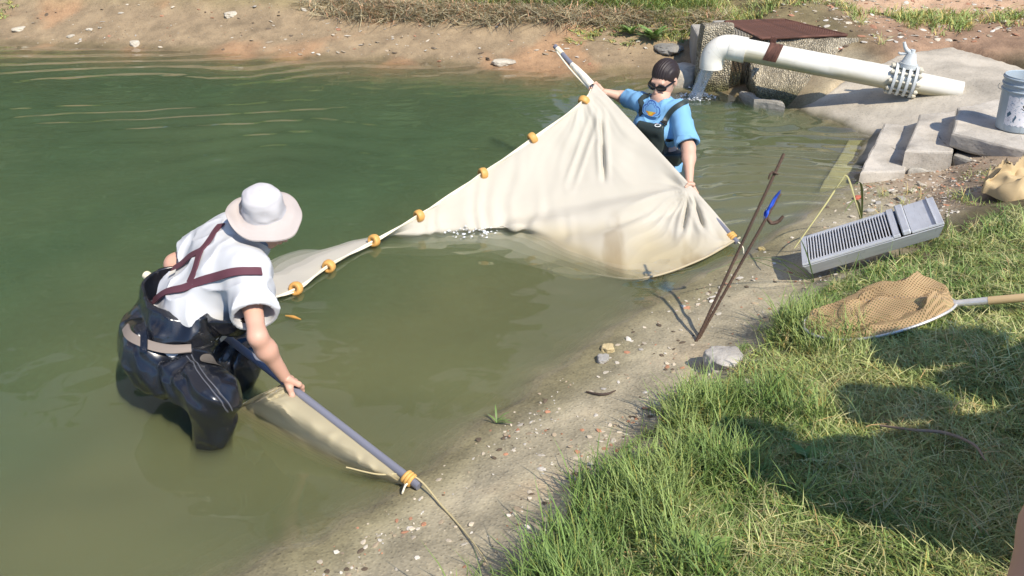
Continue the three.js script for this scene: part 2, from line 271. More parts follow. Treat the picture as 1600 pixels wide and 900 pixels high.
// rough concrete that stands in water: algae at the waterline, darker weathered streaks above
const mossy = (g) => tint(g, (x, y, z) => { const n = fbm2(x * 7 + z * 5, y * 7, 4, 0, 66), a = sst(0.15 + 0.12 * n, 0.02, y), w = sst(0.0, 0.35, vn2(x * 9 + z * 7, y * 1.5, 0, 67) + 0.3 * n); return l3(l3([1, 0.98, 0.95], [0.5, 0.47, 0.42], 0.5 * w), [0.2, 0.22, 0.1], a); });
function block(poly, y0, y1, b, amp = 0.008) { return boxUV(roughen(tess(prism(poly, y0, y1, b)), amp, 9)); }
function tess(g0, max = 0.12) {                                        // split long triangles so that edges can be worn
  let g = g0.index ? g0.toNonIndexed() : g0; let p = Array.from(g.attributes.position.array), out = [];
  for (let it = 0; it < 7; it++) {
    out = []; let split = false;
    for (let i = 0; i < p.length; i += 9) {
      const t = [p.slice(i, i + 3), p.slice(i + 3, i + 6), p.slice(i + 6, i + 9)], L = [0, 1, 2].map((k) => Math.hypot(...t[k].map((q, c) => q - t[(k + 1) % 3][c]))), k = L.indexOf(Math.max(...L));
      if (L[k] > max) { const a = t[k], b = t[(k + 1) % 3], c = t[(k + 2) % 3], m = a.map((q, n) => (q + b[n]) / 2); out.push(...a, ...m, ...c, ...m, ...b, ...c); split = true; } else out.push(...a9(t));
    }
    p = out; if (!split) break;
  }
  g = new THREE.BufferGeometry(); g.setAttribute('position', new THREE.BufferAttribute(new Float32Array(p), 3)); g.computeVertexNormals(); return g;
}
function a9(t) { return [...t[0], ...t[1], ...t[2]]; }
whole('concrete_step', 'lowest concrete step, under the water and olive with algae', 'step', block([[2.12, -5.98], [2.36, -5.98], [2.93, -7.02], [2.66, -7.02]], -0.34, -0.016, 0.012), std(col(0.3, 0.29, 0.12), 0.95, { map: concTex }));
whole('concrete_step', 'worn pale concrete step just above the waterline', 'step', block([[2.376, -5.97], [2.68, -5.97], [3.16, -7.0], [2.94, -7.09]], -0.2, 0.105, 0.015), M.concrete);
whole('concrete_step', 'upper concrete step next below the slab with the bucket', 'step', block([[2.69, -6.06], [2.99, -5.99], [3.47, -7.0], [3.12, -6.9]], -0.05, 0.225, 0.015), M.concrete);
whole('concrete_slab', 'thick concrete slab that carries the pale blue bucket', 'slab', block([[3.0, -6.09], [3.3, -6.7], [3.75, -6.95], [4.9, -6.7], [4.9, -4.7], [4.2, -4.85], [3.31, -5.72]], 0.225, 0.34, 0.018), M.concrete);
whole('concrete_rubble', 'cracked lump of concrete under the front edge of the slab', 'rubble', block([[3.0, -6.0], [3.2, -6.35], [3.6, -6.3], [3.55, -5.85], [3.25, -5.72]], 0.0, 0.2, 0.03, 0.02), M.concreteWall);
whole('concrete_rubble', 'broken footing of concrete under the upper step', 'rubble', block([[2.72, -6.02], [3.02, -5.95], [3.1, -6.2], [2.85, -6.3]], -0.1, 0.1, 0.02, 0.015), M.concreteWall);
{
  const box = thing('inlet_box', 'concrete inlet box with rusty grating and rough pebbled faces', 'inlet box', V(2.4, 0, -8.6));
  const lw = boxUV(roughen(tess(prism([[1.715, -8.43], [2.0, -8.43], [2.0, -8.63], [1.72, -8.63]], -0.4, 0.585, 0.02), 0.1), 0.018, 11), 0.6);
  partW(box, 'wall', mossy(lw), M.aggregate);
  partW(box, 'wall', boxUV(block([[1.75, -8.635], [1.95, -8.635], [2.02, -9.5], [1.8, -9.5]], -0.4, 0.4, 0.02)), M.concreteWall);
  partW(box, 'wall', boxUV(block([[2.02, -9.5], [3.25, -9.5], [3.25, -9.34], [2.02, -9.34]], -0.4, 0.44, 0.02)), M.concreteWall);
  partW(box, 'wall', boxUV(block([[3.02, -9.34], [3.25, -9.34], [3.25, -8.6], [3.02, -8.6]], -0.4, 0.435, 0.02)), M.concreteWall);
  // the battered front: profile in z and y, drawn out along x
  const s = new THREE.Shape([[8.72, 0.42], [8.6, 0.435], [7.94, 0.0], [7.72, -0.2], [7.72, -0.45], [8.72, -0.45]].map(([z, y]) => new THREE.Vector2(-z, y)));
  const w = new THREE.ExtrudeGeometry(s, { depth: 1.0, bevelEnabled: true, bevelSize: 0.02, bevelThickness: 0.02, bevelOffset: -0.02, bevelSegments: 2 });
  w.rotateY(-Math.PI / 2); w.rotateZ(0); w.scale(1, 1, 1);
  // after the turn the profile's first axis lies along x; map it back to z
  { const p = w.attributes.position; for (let i = 0; i < p.count; i++) { const z = p.getZ(i), x = p.getX(i); p.setXYZ(i, 2.18 - x, p.getY(i), z); } w.index && w.setIndex(null); w.computeVertexNormals(); }
  partW(box, 'front_wall', mossy(boxUV(roughen(tess(w, 0.07), 0.02, 12), 0.6)), M.aggregate);
  partW(box, 'footing', boxUV(roughen(tess(prism([[2.06, -8.3], [2.3, -8.25], [2.34, -7.8], [2.12, -7.95]], -0.4, 0.05, 0.03), 0.1), 0.03, 7)), M.concreteWall);
  // grating of flat bars, a bilinear quad between its four corners
  const A = V(1.93, 0.6, -8.55), B = V(2.68, 0.475, -9.3), C = V(3.1, 0.455, -8.68), D = V(2.26, 0.462, -8.5), q = (u, v) => mix3(mix3(A, B, v), mix3(D, C, v), u);
  const bars = [];
  for (let i = 0; i <= 26; i++) bars.push(rod(q(i / 26, 0), q(i / 26, 1), 0.006, 0.006, 5));
  for (let i = 0; i <= 30; i++) bars.push(rod(q(0, i / 30), q(1, i / 30), 0.006, 0.006, 5));
  const grate = partW(box, 'grating', merge(bars), M.rust);
  const rim = [[A, B], [B, C], [C, D], [D, A]].map(([a, b]) => rod(a, b, 0.014, 0.014, 6));
  partW(box, 'grating_rim', merge(rim), M.rust);
  // wire netting that hangs over the slot
  const wires = [], r = rng(5);
  for (let i = 0; i < 9; i++) for (const s of [-1, 1]) { const x = 2.0 + i * 0.027; wires.push(tube([V(x, 0.58 - i * 0.012, -8.5), V(x + s * 0.03, 0.45, -8.44 + r() * 0.03), V(x + s * 0.05, 0.28, -8.42 + r() * 0.03), V(x + s * 0.01 + 0.02 * r(), 0.08, -8.4)], 0.0022, 14, 4)); }
  partW(box, 'wire_netting', merge(wires), M.dark);
  // ---- the white pipe
  const S = at(1142, 74, 7.85), E = at(1478, 138, 7.45), ax = E.clone().sub(S).normalize(), R = 0.094;
  const pipe = thing('outflow_pipe', 'white plastic pipe with elbow pouring water into the pond', 'pipe', S.clone());
  const bend = [], bo = mv(S, V(0, -1, 0), 0.15);
  for (let i = 0; i <= 8; i++) { const a = i / 8 * Math.PI / 2; bend.push(mv(bo, ax, -Math.sin(a) * 0.15, V(0, 1, 0), Math.cos(a) * 0.15)); }
  bend.push(mv(bend[8], V(0, -1, 0), 0.055));
  const hull = (pts, rad) => new THREE.TubeGeometry(new THREE.CatmullRomCurve3(pts), 40, rad, 28);
  partW(pipe, 'elbow', merge([hull(bend, R + 0.008), hull(bend, R - 0.006), new THREE.RingGeometry(R - 0.006, R + 0.008, 28).rotateX(Math.PI / 2).translate(bend[9].x, bend[9].y, bend[9].z), rod(mv(S, ax, -0.01), mv(S, ax, 0.13), R + 0.012, R + 0.012, 32)]), M.pvc);
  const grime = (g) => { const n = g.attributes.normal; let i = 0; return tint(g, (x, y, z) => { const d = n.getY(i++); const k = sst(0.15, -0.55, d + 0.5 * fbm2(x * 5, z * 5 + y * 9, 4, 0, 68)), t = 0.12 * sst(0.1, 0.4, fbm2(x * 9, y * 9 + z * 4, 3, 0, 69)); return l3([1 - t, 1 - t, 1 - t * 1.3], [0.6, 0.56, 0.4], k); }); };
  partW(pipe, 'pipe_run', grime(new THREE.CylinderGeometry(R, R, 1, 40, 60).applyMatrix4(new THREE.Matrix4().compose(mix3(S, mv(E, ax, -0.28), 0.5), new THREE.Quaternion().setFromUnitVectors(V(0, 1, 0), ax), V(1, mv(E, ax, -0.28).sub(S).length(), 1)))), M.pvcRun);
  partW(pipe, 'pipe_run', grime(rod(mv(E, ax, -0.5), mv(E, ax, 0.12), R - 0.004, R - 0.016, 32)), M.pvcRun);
  const Fc = mv(S, ax, E.clone().sub(S).length() * 0.81), up = V(0, 1, 0).addScaledVector(ax, -ax.y).normalize(), sd = ax.clone().cross(up);
  for (let k = 0; k < 4; k++) { const c = mv(Fc, ax, (k - 1.5) * 0.052); partW(pipe, 'flange', rod(mv(c, ax, -0.011), mv(c, ax, 0.011), 0.128, 0.128, 32), M.flange); }
  for (let k = 0; k < 10; k++) { const a = (k + 0.4) / 10 * Math.PI * 2, c = mv(Fc, up, 0.11 * Math.cos(a), sd, 0.11 * Math.sin(a)); partW(pipe, 'bolt', merge([rod(mv(c, ax, -0.125), mv(c, ax, 0.125), 0.009, 0.009, 8), rod(mv(c, ax, -0.118), mv(c, ax, -0.095), 0.019, 0.019, 6), rod(mv(c, ax, 0.095), mv(c, ax, 0.118), 0.019, 0.019, 6)]), M.bolt); }
  const vt = mv(Fc, up, 0.122);
  const valve = partW(pipe, 'valve', merge([rod(mv(vt, up, -0.02), mv(vt, up, 0.02), 0.07, 0.072, 20), rod(mv(vt, up, 0.02), mv(vt, up, 0.1), 0.062, 0.034, 20), rod(mv(vt, up, 0.1), mv(vt, up, 0.13), 0.022, 0.02, 12)]), M.flange);
  const lv = mv(vt, up, 0.1);
  const h = merge([taperTube([lv, mv(lv, ax, -0.05, up, 0.02), mv(lv, ax, -0.085, up, 0.075)], [0.02, 0.017, 0.012]), taperTube([mv(lv, ax, -0.04, up, -0.01), mv(lv, ax, -0.09, up, -0.02), mv(lv, ax, -0.1, up, -0.01)], [0.012, 0.011, 0.007])]);
  h.translate(-pipe.position.x, -pipe.position.y, -pipe.position.z); const hm = part(valve, 'lever', h, M.flange);
  // ---- rusty strap that ties the pipe down
  const bc = mv(S, ax, 0.345);
  const st = thing('pipe_strap', 'rusty steel strap bent over the white pipe', 'strap', bc.clone());
  const bw = gridGeo(20, 1, (u, v) => { const a = lerp(-2.5, 1.9, u); return mv(bc, ax, lerp(-0.055, 0.055, v) + 0.02 * Math.cos(a), up, (R + 0.006) * Math.cos(a), sd, (R + 0.006) * Math.sin(a)); });
  const bw2 = gridGeo(20, 1, (u, v) => { const a = lerp(-2.5, 1.9, u); return mv(bc, ax, lerp(-0.055, 0.055, v) + 0.02 * Math.cos(a), up, (R + 0.001) * Math.cos(a), sd, (R + 0.001) * Math.sin(a)); });
  partW(st, 'band', merge([bw, bw2]), M.rust);
  partW(st, 'bracket', merge([frame(new RoundedBoxGeometry(0.05, 0.14, 0.03, 2, 0.006), ax, up, sd, mv(bc, up, 0.06, sd, -R - 0.02, ax, -0.02)), frame(new RoundedBoxGeometry(0.05, 0.012, 0.3, 2, 0.004), ax, up, sd, mv(bc, up, -0.05, sd, -R - 0.12))]), M.rust);
  // ---- the falling water
  const m0 = bend[9], p1 = V(jet0.x, 0, jet0.z), jets = [], rj = rng(8);
  for (let k = 0; k < 16; k++) {
    const a = rj() * 6.28, q0 = 0.06 * Math.sqrt(rj()), off = V(Math.cos(a) * q0, 0, Math.sin(a) * q0), end = mv(p1, off, 0.9), pts = [];
    for (let i = 0; i <= 6; i++) { const t = i / 6; pts.push(V(lerp(m0.x, end.x, t) + off.x * (1 - t) + 0.012 * vn2(t * 5, k), lerp(m0.y + 0.03, -0.02, t * t * 0.65 + t * 0.35), lerp(m0.z, end.z, t) + off.z * (1 - t))); }
    jets.push(taperTube(pts, [0.02, 0.015, 0.012, 0.02 * rj() + 0.006], 7));
  }
  whole('water_jet', 'thin stream of water falling from the white elbow into the pond', 'water stream', merge(jets), phy(col(0.95, 0.97, 1), 0.18, { transmission: 0.86, thickness: 0, ior: 1.33 }));
}
function splash(name, label, c, R, n, h, seed) {                       // droplets and small sheets thrown up
  const r = rng(seed), list = [];
  for (let k = 0; k < n; k++) {
    const a = r() * 6.283, q = R * Math.pow(r(), 0.7), s = (0.002 + 0.0065 * r() * r()), g = new THREE.IcosahedronGeometry(s, 1);
    g.scale(1 + 1.6 * r(), 0.4 + 0.8 * r(), 1 + 1.2 * r()); g.rotateY(r() * 6); g.rotateZ(r() - 0.5); g.translate(c.x + q * Math.cos(a) * 1.3, 0.004 + h * r() * r() * (1 - q / R), c.z + q * Math.sin(a)); list.push(g);
  }
  whole(name, label, 'splash', merge(list), phy(col(0.95, 0.97, 1), 0.12, { transmission: 0.45, thickness: 0, ior: 1.33 }));
}
splash('splash', 'white splash where the pipe water hits the pond', jet0, 0.14, 160, 0.16, 11);
splash('splash', 'small splash of a fish beside the white net', splashAt, 0.13, 70, 0.06, 12);

// ---------------------------------------------------------------- bucket
{
  const b = onY(1587, 201, 0.342), o = thing('bucket', 'pale blue plastic bucket with a torn white label on the slab', 'bucket', b);
  const blue = phy(col(0.4, 0.475, 0.525), 0.42, { map: scuffTex }), H = 0.37, r0 = 0.131, r1 = 0.148, R = (y) => lerp(r0, r1, y / H);
  const pr = [[0, 0.004], [r0 - 0.01, 0], [r0, 0.008]]; for (let y = 0.05; y <= 0.27; y += 0.055) pr.push([R(y), y]);
  pr.push([R(0.285), 0.285], [R(0.3), 0.3], [R(H), H - 0.002], [R(H) - 0.004, H], [R(H) - 0.007, H - 0.004], [r0 - 0.006, 0.01], [0, 0.008]);
  part(o, 'body', new THREE.LatheGeometry(pr.map(([x, y]) => new THREE.Vector2(x, y)), 64), blue);
  for (const y of [0.275, 0.315, 0.355]) { const q = R(y); part(o, 'rim_band', new THREE.LatheGeometry([[q - 0.002, y - 0.008], [q + 0.006, y - 0.006], [q + 0.0075, y], [q + 0.006, y + 0.005], [q - 0.002, y + 0.006]].map(([x, w]) => new THREE.Vector2(x, w)), 64), blue); }
  const c = document.createElement('canvas'); c.width = 512; c.height = 360; const g = c.getContext('2d'), r = rng(33);
  g.fillStyle = '#e9eaee'; g.fillRect(0, 0, 512, 360);
  for (let k = 0; k < 90; k++) { g.fillStyle = r() > 0.5 ? 'rgba(120,150,175,0.55)' : 'rgba(150,150,160,0.35)'; g.beginPath(); g.ellipse(r() * 512 * (r() > 0.5 ? 0.5 : 1), r() * 360, 4 + 26 * r() * r(), 3 + 12 * r() * r(), r() * 3, 0, 7); g.fill(); }
  g.strokeStyle = '#23252b'; g.lineCap = 'round'; g.lineWidth = 13; g.beginPath(); g.arc(300, 120, 74, Math.PI * 1.02, Math.PI * 2.25); g.stroke();
  g.lineWidth = 9; for (const [x0, y0, x1, y1] of [[216, 96, 252, 132], [236, 150, 206, 130], [286, 124, 300, 170], [322, 118, 312, 168], [346, 140, 338, 180], [262, 140, 268, 176], [228, 118, 262, 108]]) { g.beginPath(); g.moveTo(x0, y0); g.quadraticCurveTo(x0 + 20, y0 + 4, x1, y1); g.stroke(); }
  g.fillStyle = '#4a6a7e'; g.beginPath(); g.moveTo(120, 300); g.lineTo(150, 215); g.lineTo(168, 250); g.lineTo(138, 318); g.fill(); g.beginPath(); g.moveTo(20, 220); g.lineTo(60, 180); g.lineTo(90, 214); g.lineTo(40, 262); g.fill();
  const t = new THREE.CanvasTexture(c); t.colorSpace = THREE.SRGBColorSpace;
  part(o, 'label', gridGeo(40, 8, (u, v) => { const a = lerp(-1.05, 0.62, u), y = lerp(0.05, 0.245, v) + 0.004 * Math.sin(u * 40) * (v > 0.9 || v < 0.1 ? 1 : 0), q = R(y) + 0.0012; return V(q * Math.sin(a - 0.1), y, q * Math.cos(a - 0.1)); }), std(col(0.9, 0.9, 0.9), 0.6, { map: t }));
  part(o, 'handle', tube(Array.from({ length: 13 }, (_, i) => { const a = i / 12 * Math.PI; return V(0.152 * Math.cos(a), 0.3 - 0.13 * Math.sin(a) * 0.6, -0.06 - 0.1 * Math.sin(a)); }), 0.0022, 30, 6), M.flange);
}

// ---------------------------------------------------------------- solid modelling for bodies and clothes
const cap = (a, b, ra, rb = ra) => [a, b, ra, rb];
function bones(list, k = 0.03) {                                       // tapered capsules joined by a smooth minimum
  const n = list.length, D = new Float64Array(n * 9);
  list.forEach(([a, b, ra, rb], i) => D.set([a.x, a.y, a.z, b.x - a.x, b.y - a.y, b.z - a.z, Math.max(a.distanceToSquared(b), 1e-9), ra, rb - ra], i * 9));
  return (x, y, z) => {
    let d = 1e3;
    for (let i = 0; i < n * 9; i += 9) {
      const px = x - D[i], py = y - D[i + 1], pz = z - D[i + 2]; let t = (px * D[i + 3] + py * D[i + 4] + pz * D[i + 5]) / D[i + 6]; t = t < 0 ? 0 : t > 1 ? 1 : t;
      const qx = px - t * D[i + 3], qy = py - t * D[i + 4], qz = pz - t * D[i + 5], e = Math.sqrt(qx * qx + qy * qy + qz * qz) - D[i + 7] - t * D[i + 8];
      const h = Math.max(k - Math.abs(d - e), 0) / k; d = Math.min(d, e) - h * h * k * 0.25;
    }
    return d;
  };
}
const ell = (c, r) => (x, y, z) => { const a = (x - c[0]) / r[0], b = (y - c[1]) / r[1], e = (z - c[2]) / r[2], k0 = Math.sqrt(a * a + b * b + e * e), k1 = Math.sqrt((a / r[0]) ** 2 + (b / r[1]) ** 2 + (e / r[2]) ** 2); return k1 < 1e-6 ? -Math.min(...r) : k0 * (k0 - 1) / k1; };
const smax = (a, b, k) => -smin(-a, -b, k);
const plane = (p, n) => (x, y, z) => (x - p.x) * n.x + (y - p.y) * n.y + (z - p.z) * n.z;   // negative behind the plane
function nets(f, lo, hi, h) {                                          // surface nets
  const nx = Math.ceil((hi.x - lo.x) / h) + 1, ny = Math.ceil((hi.y - lo.y) / h) + 1, nz = Math.ceil((hi.z - lo.z) / h) + 1, F = new Float32Array(nx * ny * nz), id = new Int32Array(nx * ny * nz).fill(-1), pos = [], idx = [];
  const I = (i, j, k) => (k * ny + j) * nx + i;
  for (let k = 0; k < nz; k++) for (let j = 0; j < ny; j++) for (let i = 0; i < nx; i++) F[I(i, j, k)] = f(lo.x + i * h, lo.y + j * h, lo.z + k * h);
  const E = [[0, 1], [0, 2], [0, 4], [1, 3], [1, 5], [2, 3], [2, 6], [3, 7], [4, 5], [4, 6], [5, 7], [6, 7]];
  for (let k = 0; k < nz - 1; k++) for (let j = 0; j < ny - 1; j++) for (let i = 0; i < nx - 1; i++) {
    const v = [0, 1, 2, 3, 4, 5, 6, 7].map((c) => F[I(i + (c & 1), j + ((c >> 1) & 1), k + (c >> 2))]); let m = 0; for (let c = 0; c < 8; c++) if (v[c] < 0) m |= 1 << c;
    if (m === 0 || m === 255) continue;
    let x = 0, y = 0, z = 0, n = 0;
    for (const [a, b] of E) if ((v[a] < 0) !== (v[b] < 0)) { const t = v[a] / (v[a] - v[b]); x += lerp(a & 1, b & 1, t); y += lerp((a >> 1) & 1, (b >> 1) & 1, t); z += lerp(a >> 2, b >> 2, t); n++; }
    id[I(i, j, k)] = pos.length / 3; pos.push(lo.x + (i + x / n) * h, lo.y + (j + y / n) * h, lo.z + (k + z / n) * h);
  }
  const quad = (a, b, c, d, flip) => { if (a < 0 || b < 0 || c < 0 || d < 0) return; flip ? idx.push(a, c, b, a, d, c) : idx.push(a, b, c, a, c, d); };
  for (let k = 1; k < nz - 1; k++) for (let j = 1; j < ny - 1; j++) for (let i = 1; i < nx - 1; i++) {
    const s = F[I(i, j, k)] < 0;
    if (s !== F[I(i + 1, j, k)] < 0) quad(id[I(i, j - 1, k - 1)], id[I(i, j, k - 1)], id[I(i, j, k)], id[I(i, j - 1, k)], !s);
    if (s !== F[I(i, j + 1, k)] < 0) quad(id[I(i - 1, j, k - 1)], id[I(i - 1, j, k)], id[I(i, j, k)], id[I(i, j, k - 1)], !s);
    if (s !== F[I(i, j, k + 1)] < 0) quad(id[I(i - 1, j - 1, k)], id[I(i, j - 1, k)], id[I(i, j, k)], id[I(i - 1, j, k)], !s);
  }
  const nor = new Float32Array(pos.length), e = h * 0.5;
  for (let q = 0; q < pos.length; q += 3) { const x = pos[q], y = pos[q + 1], z = pos[q + 2], n = V(f(x + e, y, z) - f(x - e, y, z), f(x, y + e, z) - f(x, y - e, z), f(x, y, z + e) - f(x, y, z - e)).normalize(); nor.set([n.x, n.y, n.z], q); }
  const g = new THREE.BufferGeometry(); g.setAttribute('position', new THREE.BufferAttribute(new Float32Array(pos), 3)); g.setAttribute('normal', new THREE.BufferAttribute(nor, 3));
  const uv = new Float32Array(pos.length / 3 * 2); for (let q = 0; q < pos.length / 3; q++) { const ax = Math.abs(nor[q * 3]), az = Math.abs(nor[q * 3 + 2]); uv[q * 2] = (ax > az ? pos[q * 3 + 2] : pos[q * 3]) * 2; uv[q * 2 + 1] = pos[q * 3 + 1] * 2; }
  g.setAttribute('uv', new THREE.BufferAttribute(uv, 2)); g.setIndex(idx); return g;
}
const grad = (f, p, e = 0.004) => V(f(p.x + e, p.y, p.z) - f(p.x - e, p.y, p.z), f(p.x, p.y + e, p.z) - f(p.x, p.y - e, p.z), f(p.x, p.y, p.z + e) - f(p.x, p.y, p.z - e)).normalize();
function onSolid(f, p, lift = 0) { const q = p.clone(); for (let i = 0; i < 12; i++) q.addScaledVector(grad(f, q), -(f(q.x, q.y, q.z) - lift)); return q; }
function hitSolid(f, u, v, t0) { const d = ray(u, v); for (let t = t0 - 1; t < t0 + 1; t += 0.004) { const p = d.clone().multiplyScalar(t).add(V(0, CAM_H, 0)); if (f(p.x, p.y, p.z) < 0) return p; } return onSolid(f, at(u, v, t0)); }
function ribbon(f, pts, w, lift = 0.004, n = 40) {                     // a strap that lies on the solid f
  const c = new THREE.CatmullRomCurve3(pts), q = [];
  for (let i = 0; i <= n; i++) q.push(onSolid(f, c.getPoint(i / n), lift));
  const row = (i, s, up) => { const t = q[Math.min(i + 1, n)].clone().sub(q[Math.max(i - 1, 0)]).normalize(), nn = grad(f, q[i], 0.015), b = t.clone().cross(nn).normalize(); const p = onSolid(f, mv(q[i], b, s * w / 2), lift); return mv(p, grad(f, p, 0.012), up); };
  const g1 = gridGeo(6, n, (u, v) => row(Math.round(v * n), u * 2 - 1, 0.0025)), edge = gridGeo(1, n, (u, v) => row(Math.round(v * n), 1, u ? -0.004 : 0.0025)), edge2 = gridGeo(1, n, (u, v) => row(Math.round(v * n), -1, u ? -0.004 : 0.0025));
  return merge([g1, edge, edge2]);
}
function patch(f, c, up, w, h, lift = 0.003, nu = 14, nv = 14, shape) {         // a flat print or patch pressed onto the solid
  const n = grad(f, c, 0.02), y = up.clone().addScaledVector(n, -up.dot(n)).normalize(), x = y.clone().cross(n);
  return gridGeo(nu, nv, (u, v) => { let a = u * 2 - 1, b = v * 2 - 1; if (shape) { const k = Math.max(Math.abs(a), Math.abs(b)), r = Math.hypot(a, b) || 1; a *= k / r; b *= k / r; } return onSolid(f, mv(c, x, a * w / 2, y, b * h / 2), lift); });
}
// head in its own axes: x to the person's left, y up, z forward
const skull = [ell([0, 0.035, -0.018], [0.074, 0.088, 0.094]), ell([0, -0.03, 0.024], [0.058, 0.082, 0.064])];
const faceBits = bones([cap(V(-0.02, -0.088, 0.05), V(0.02, -0.088, 0.05), 0.02), cap(V(0, 0.012, 0.09), V(0, -0.03, 0.104), 0.008, 0.013), cap(V(-0.013, -0.033, 0.092), V(0.013, -0.033, 0.092), 0.008), cap(V(-0.034, 0.026, 0.078), V(0.034, 0.026, 0.078), 0.011), cap(V(-0.017, -0.056, 0.084), V(0.017, -0.056, 0.084), 0.0065), cap(V(0, -0.068, 0.083), V(0, -0.068, 0.083), 0.009)], 0.012);
const ears = [-1, 1].map((s) => ell([s * 0.076, -0.002, -0.008], [0.009, 0.031, 0.019])), sockets = [-1, 1].map((s) => ell([s * 0.031, 0.004, 0.097], [0.018, 0.012, 0.014]));
function headSDF(x, y, z) {
  let d = smin(skull[0](x, y, z), skull[1](x, y, z), 0.04); d = smin(d, faceBits(x, y, z), 0.016);
  d = Math.min(d, ...ears.map((e) => e(x, y, z))); for (const s of sockets) d = smax(d, -s(x, y, z), 0.008); return d;
}
function headFrame(o, fwd, up) { const z = fwd.clone().normalize(), x = up.clone().cross(z).normalize(), y = z.clone().cross(x); return { o, x, y, z, m: new THREE.Matrix4().makeBasis(x, y, z).setPosition(o), w: (a, b, c) => mv(o, x, a, y, b, z, c) }; }
const headGeo = () => nets(headSDF, V(-0.1, -0.13, -0.13), V(0.1, 0.14, 0.13), 0.0042);
let HEAD; const head = (F) => { HEAD = HEAD ?? headGeo(); return HEAD.clone().applyMatrix4(F.m); };
const eyes = (F) => ([-1, 1].map((s) => { const c = F.w(s * 0.031, 0.004, 0.079); return new THREE.SphereGeometry(0.0125, 16, 12).translate(c.x, c.y, c.z); }));
// a hand closed round a bar: c = middle of the grip on the bar's axis, g = the bar's direction, wr = wrist, R = the bar's radius, s = size
function gripHand(c, g, wr, R, s = 1, thumbEnd = 1) {
  const e1 = wr.clone().sub(c); e1.addScaledVector(g, -e1.dot(g)).normalize(); const e2 = g.clone().cross(e1), pol = (a, r, o) => mv(c, g, o * s, e1, Math.cos(a) * r, e2, Math.sin(a) * r), L = [], fr = 0.0088 * s;
  const rr = R + fr;
  for (let i = 0; i < 4; i++) {
    const o = (i - 1.5) * 0.0205, q = [1, 1.05, 1, 0.85][i], a0 = 0.55, st = [0, 0.85 * q, 1.75 * q, 2.75 * q].map((a) => pol(a0 + a, rr + (a === 0 ? 0.012 * s : 0.001), o + 0.002 * i));
    L.push(cap(st[0], st[1], fr * 1.12, fr * 1.02), cap(st[1], st[2], fr * 1.02, fr * 0.95), cap(st[2], st[3], fr * 0.95, fr * 0.8));
    L.push(cap(mv(wr, g, o * 0.55 * s), st[0], 0.015 * s, fr * 1.25));
  }
  const tb = pol(-0.35, rr + 0.018 * s, -0.02 * thumbEnd), t1 = pol(-1.0, rr + 0.006 * s, -0.036 * thumbEnd), t2 = pol(-1.9, rr + 0.002, -0.03 * thumbEnd);
  L.push(cap(mix3(wr, tb, 0.35), tb, 0.014 * s, 0.013 * s), cap(tb, t1, 0.012 * s, 0.0105 * s), cap(t1, t2, 0.0105 * s, 0.0088 * s));
  const f = bones(L, 0.008 * s), lo = c.clone().min(wr).addScalar(-0.075 * s), hi = c.clone().max(wr).addScalar(0.075 * s);
  return nets(f, lo, hi, 0.0036);
}
const bounds = (pts, pad) => [pts.reduce((a, p) => a.min(p), pts[0].clone()).addScalar(-pad), pts.reduce((a, p) => a.max(p), pts[0].clone()).addScalar(pad)];

// ---------------------------------------------------------------- the seine net between the two people
const herPoleA = at(1152, 379, 5.42), herPoleB = at(867, 72, 6.3), manPoleA = onY(655, 760, 0.025), manPoleB = at(229, 430, 4.2);
const onPole = (a, b, u) => { let best = 0, bd = 1e9; for (let i = 0; i <= 400; i++) { const p = mix3(a, b, i / 400), t = -(p.z * CP) - (p.y - CAM_H) * SP, uu = 800 + FPX * p.x / t; if (Math.abs(uu - u) < bd) { bd = Math.abs(uu - u); best = i / 400; } } return mix3(a, b, best); };
const HP = (u) => onPole(herPoleA, herPoleB, u), MP = (u) => onPole(manPoleA, manPoleB, u);
const sheetMat = phy(col(0.64, 0.605, 0.51), 0.85, { transmission: 0.25, thickness: 0, vertexColors: true, map: clothTex, bumpMap: clothBump, bumpScale: 0.004 });
const poleMat = phy(col(0.19, 0.2, 0.25), 0.38, { map: scuffTex });
const floatLine = [HP(926), at(912, 158, 5.98), at(832, 216, 5.88), at(755, 271, 5.78), at(700, 306, 5.68), at(655, 337, 5.6), onY(584, 376, 0.03), onY(514, 416, 0.02), onY(462, 451, 0.02), onY(418, 468, 0.02), at(350, 470, 4.55), manPoleB.clone().lerp(manPoleA, 0.04)];
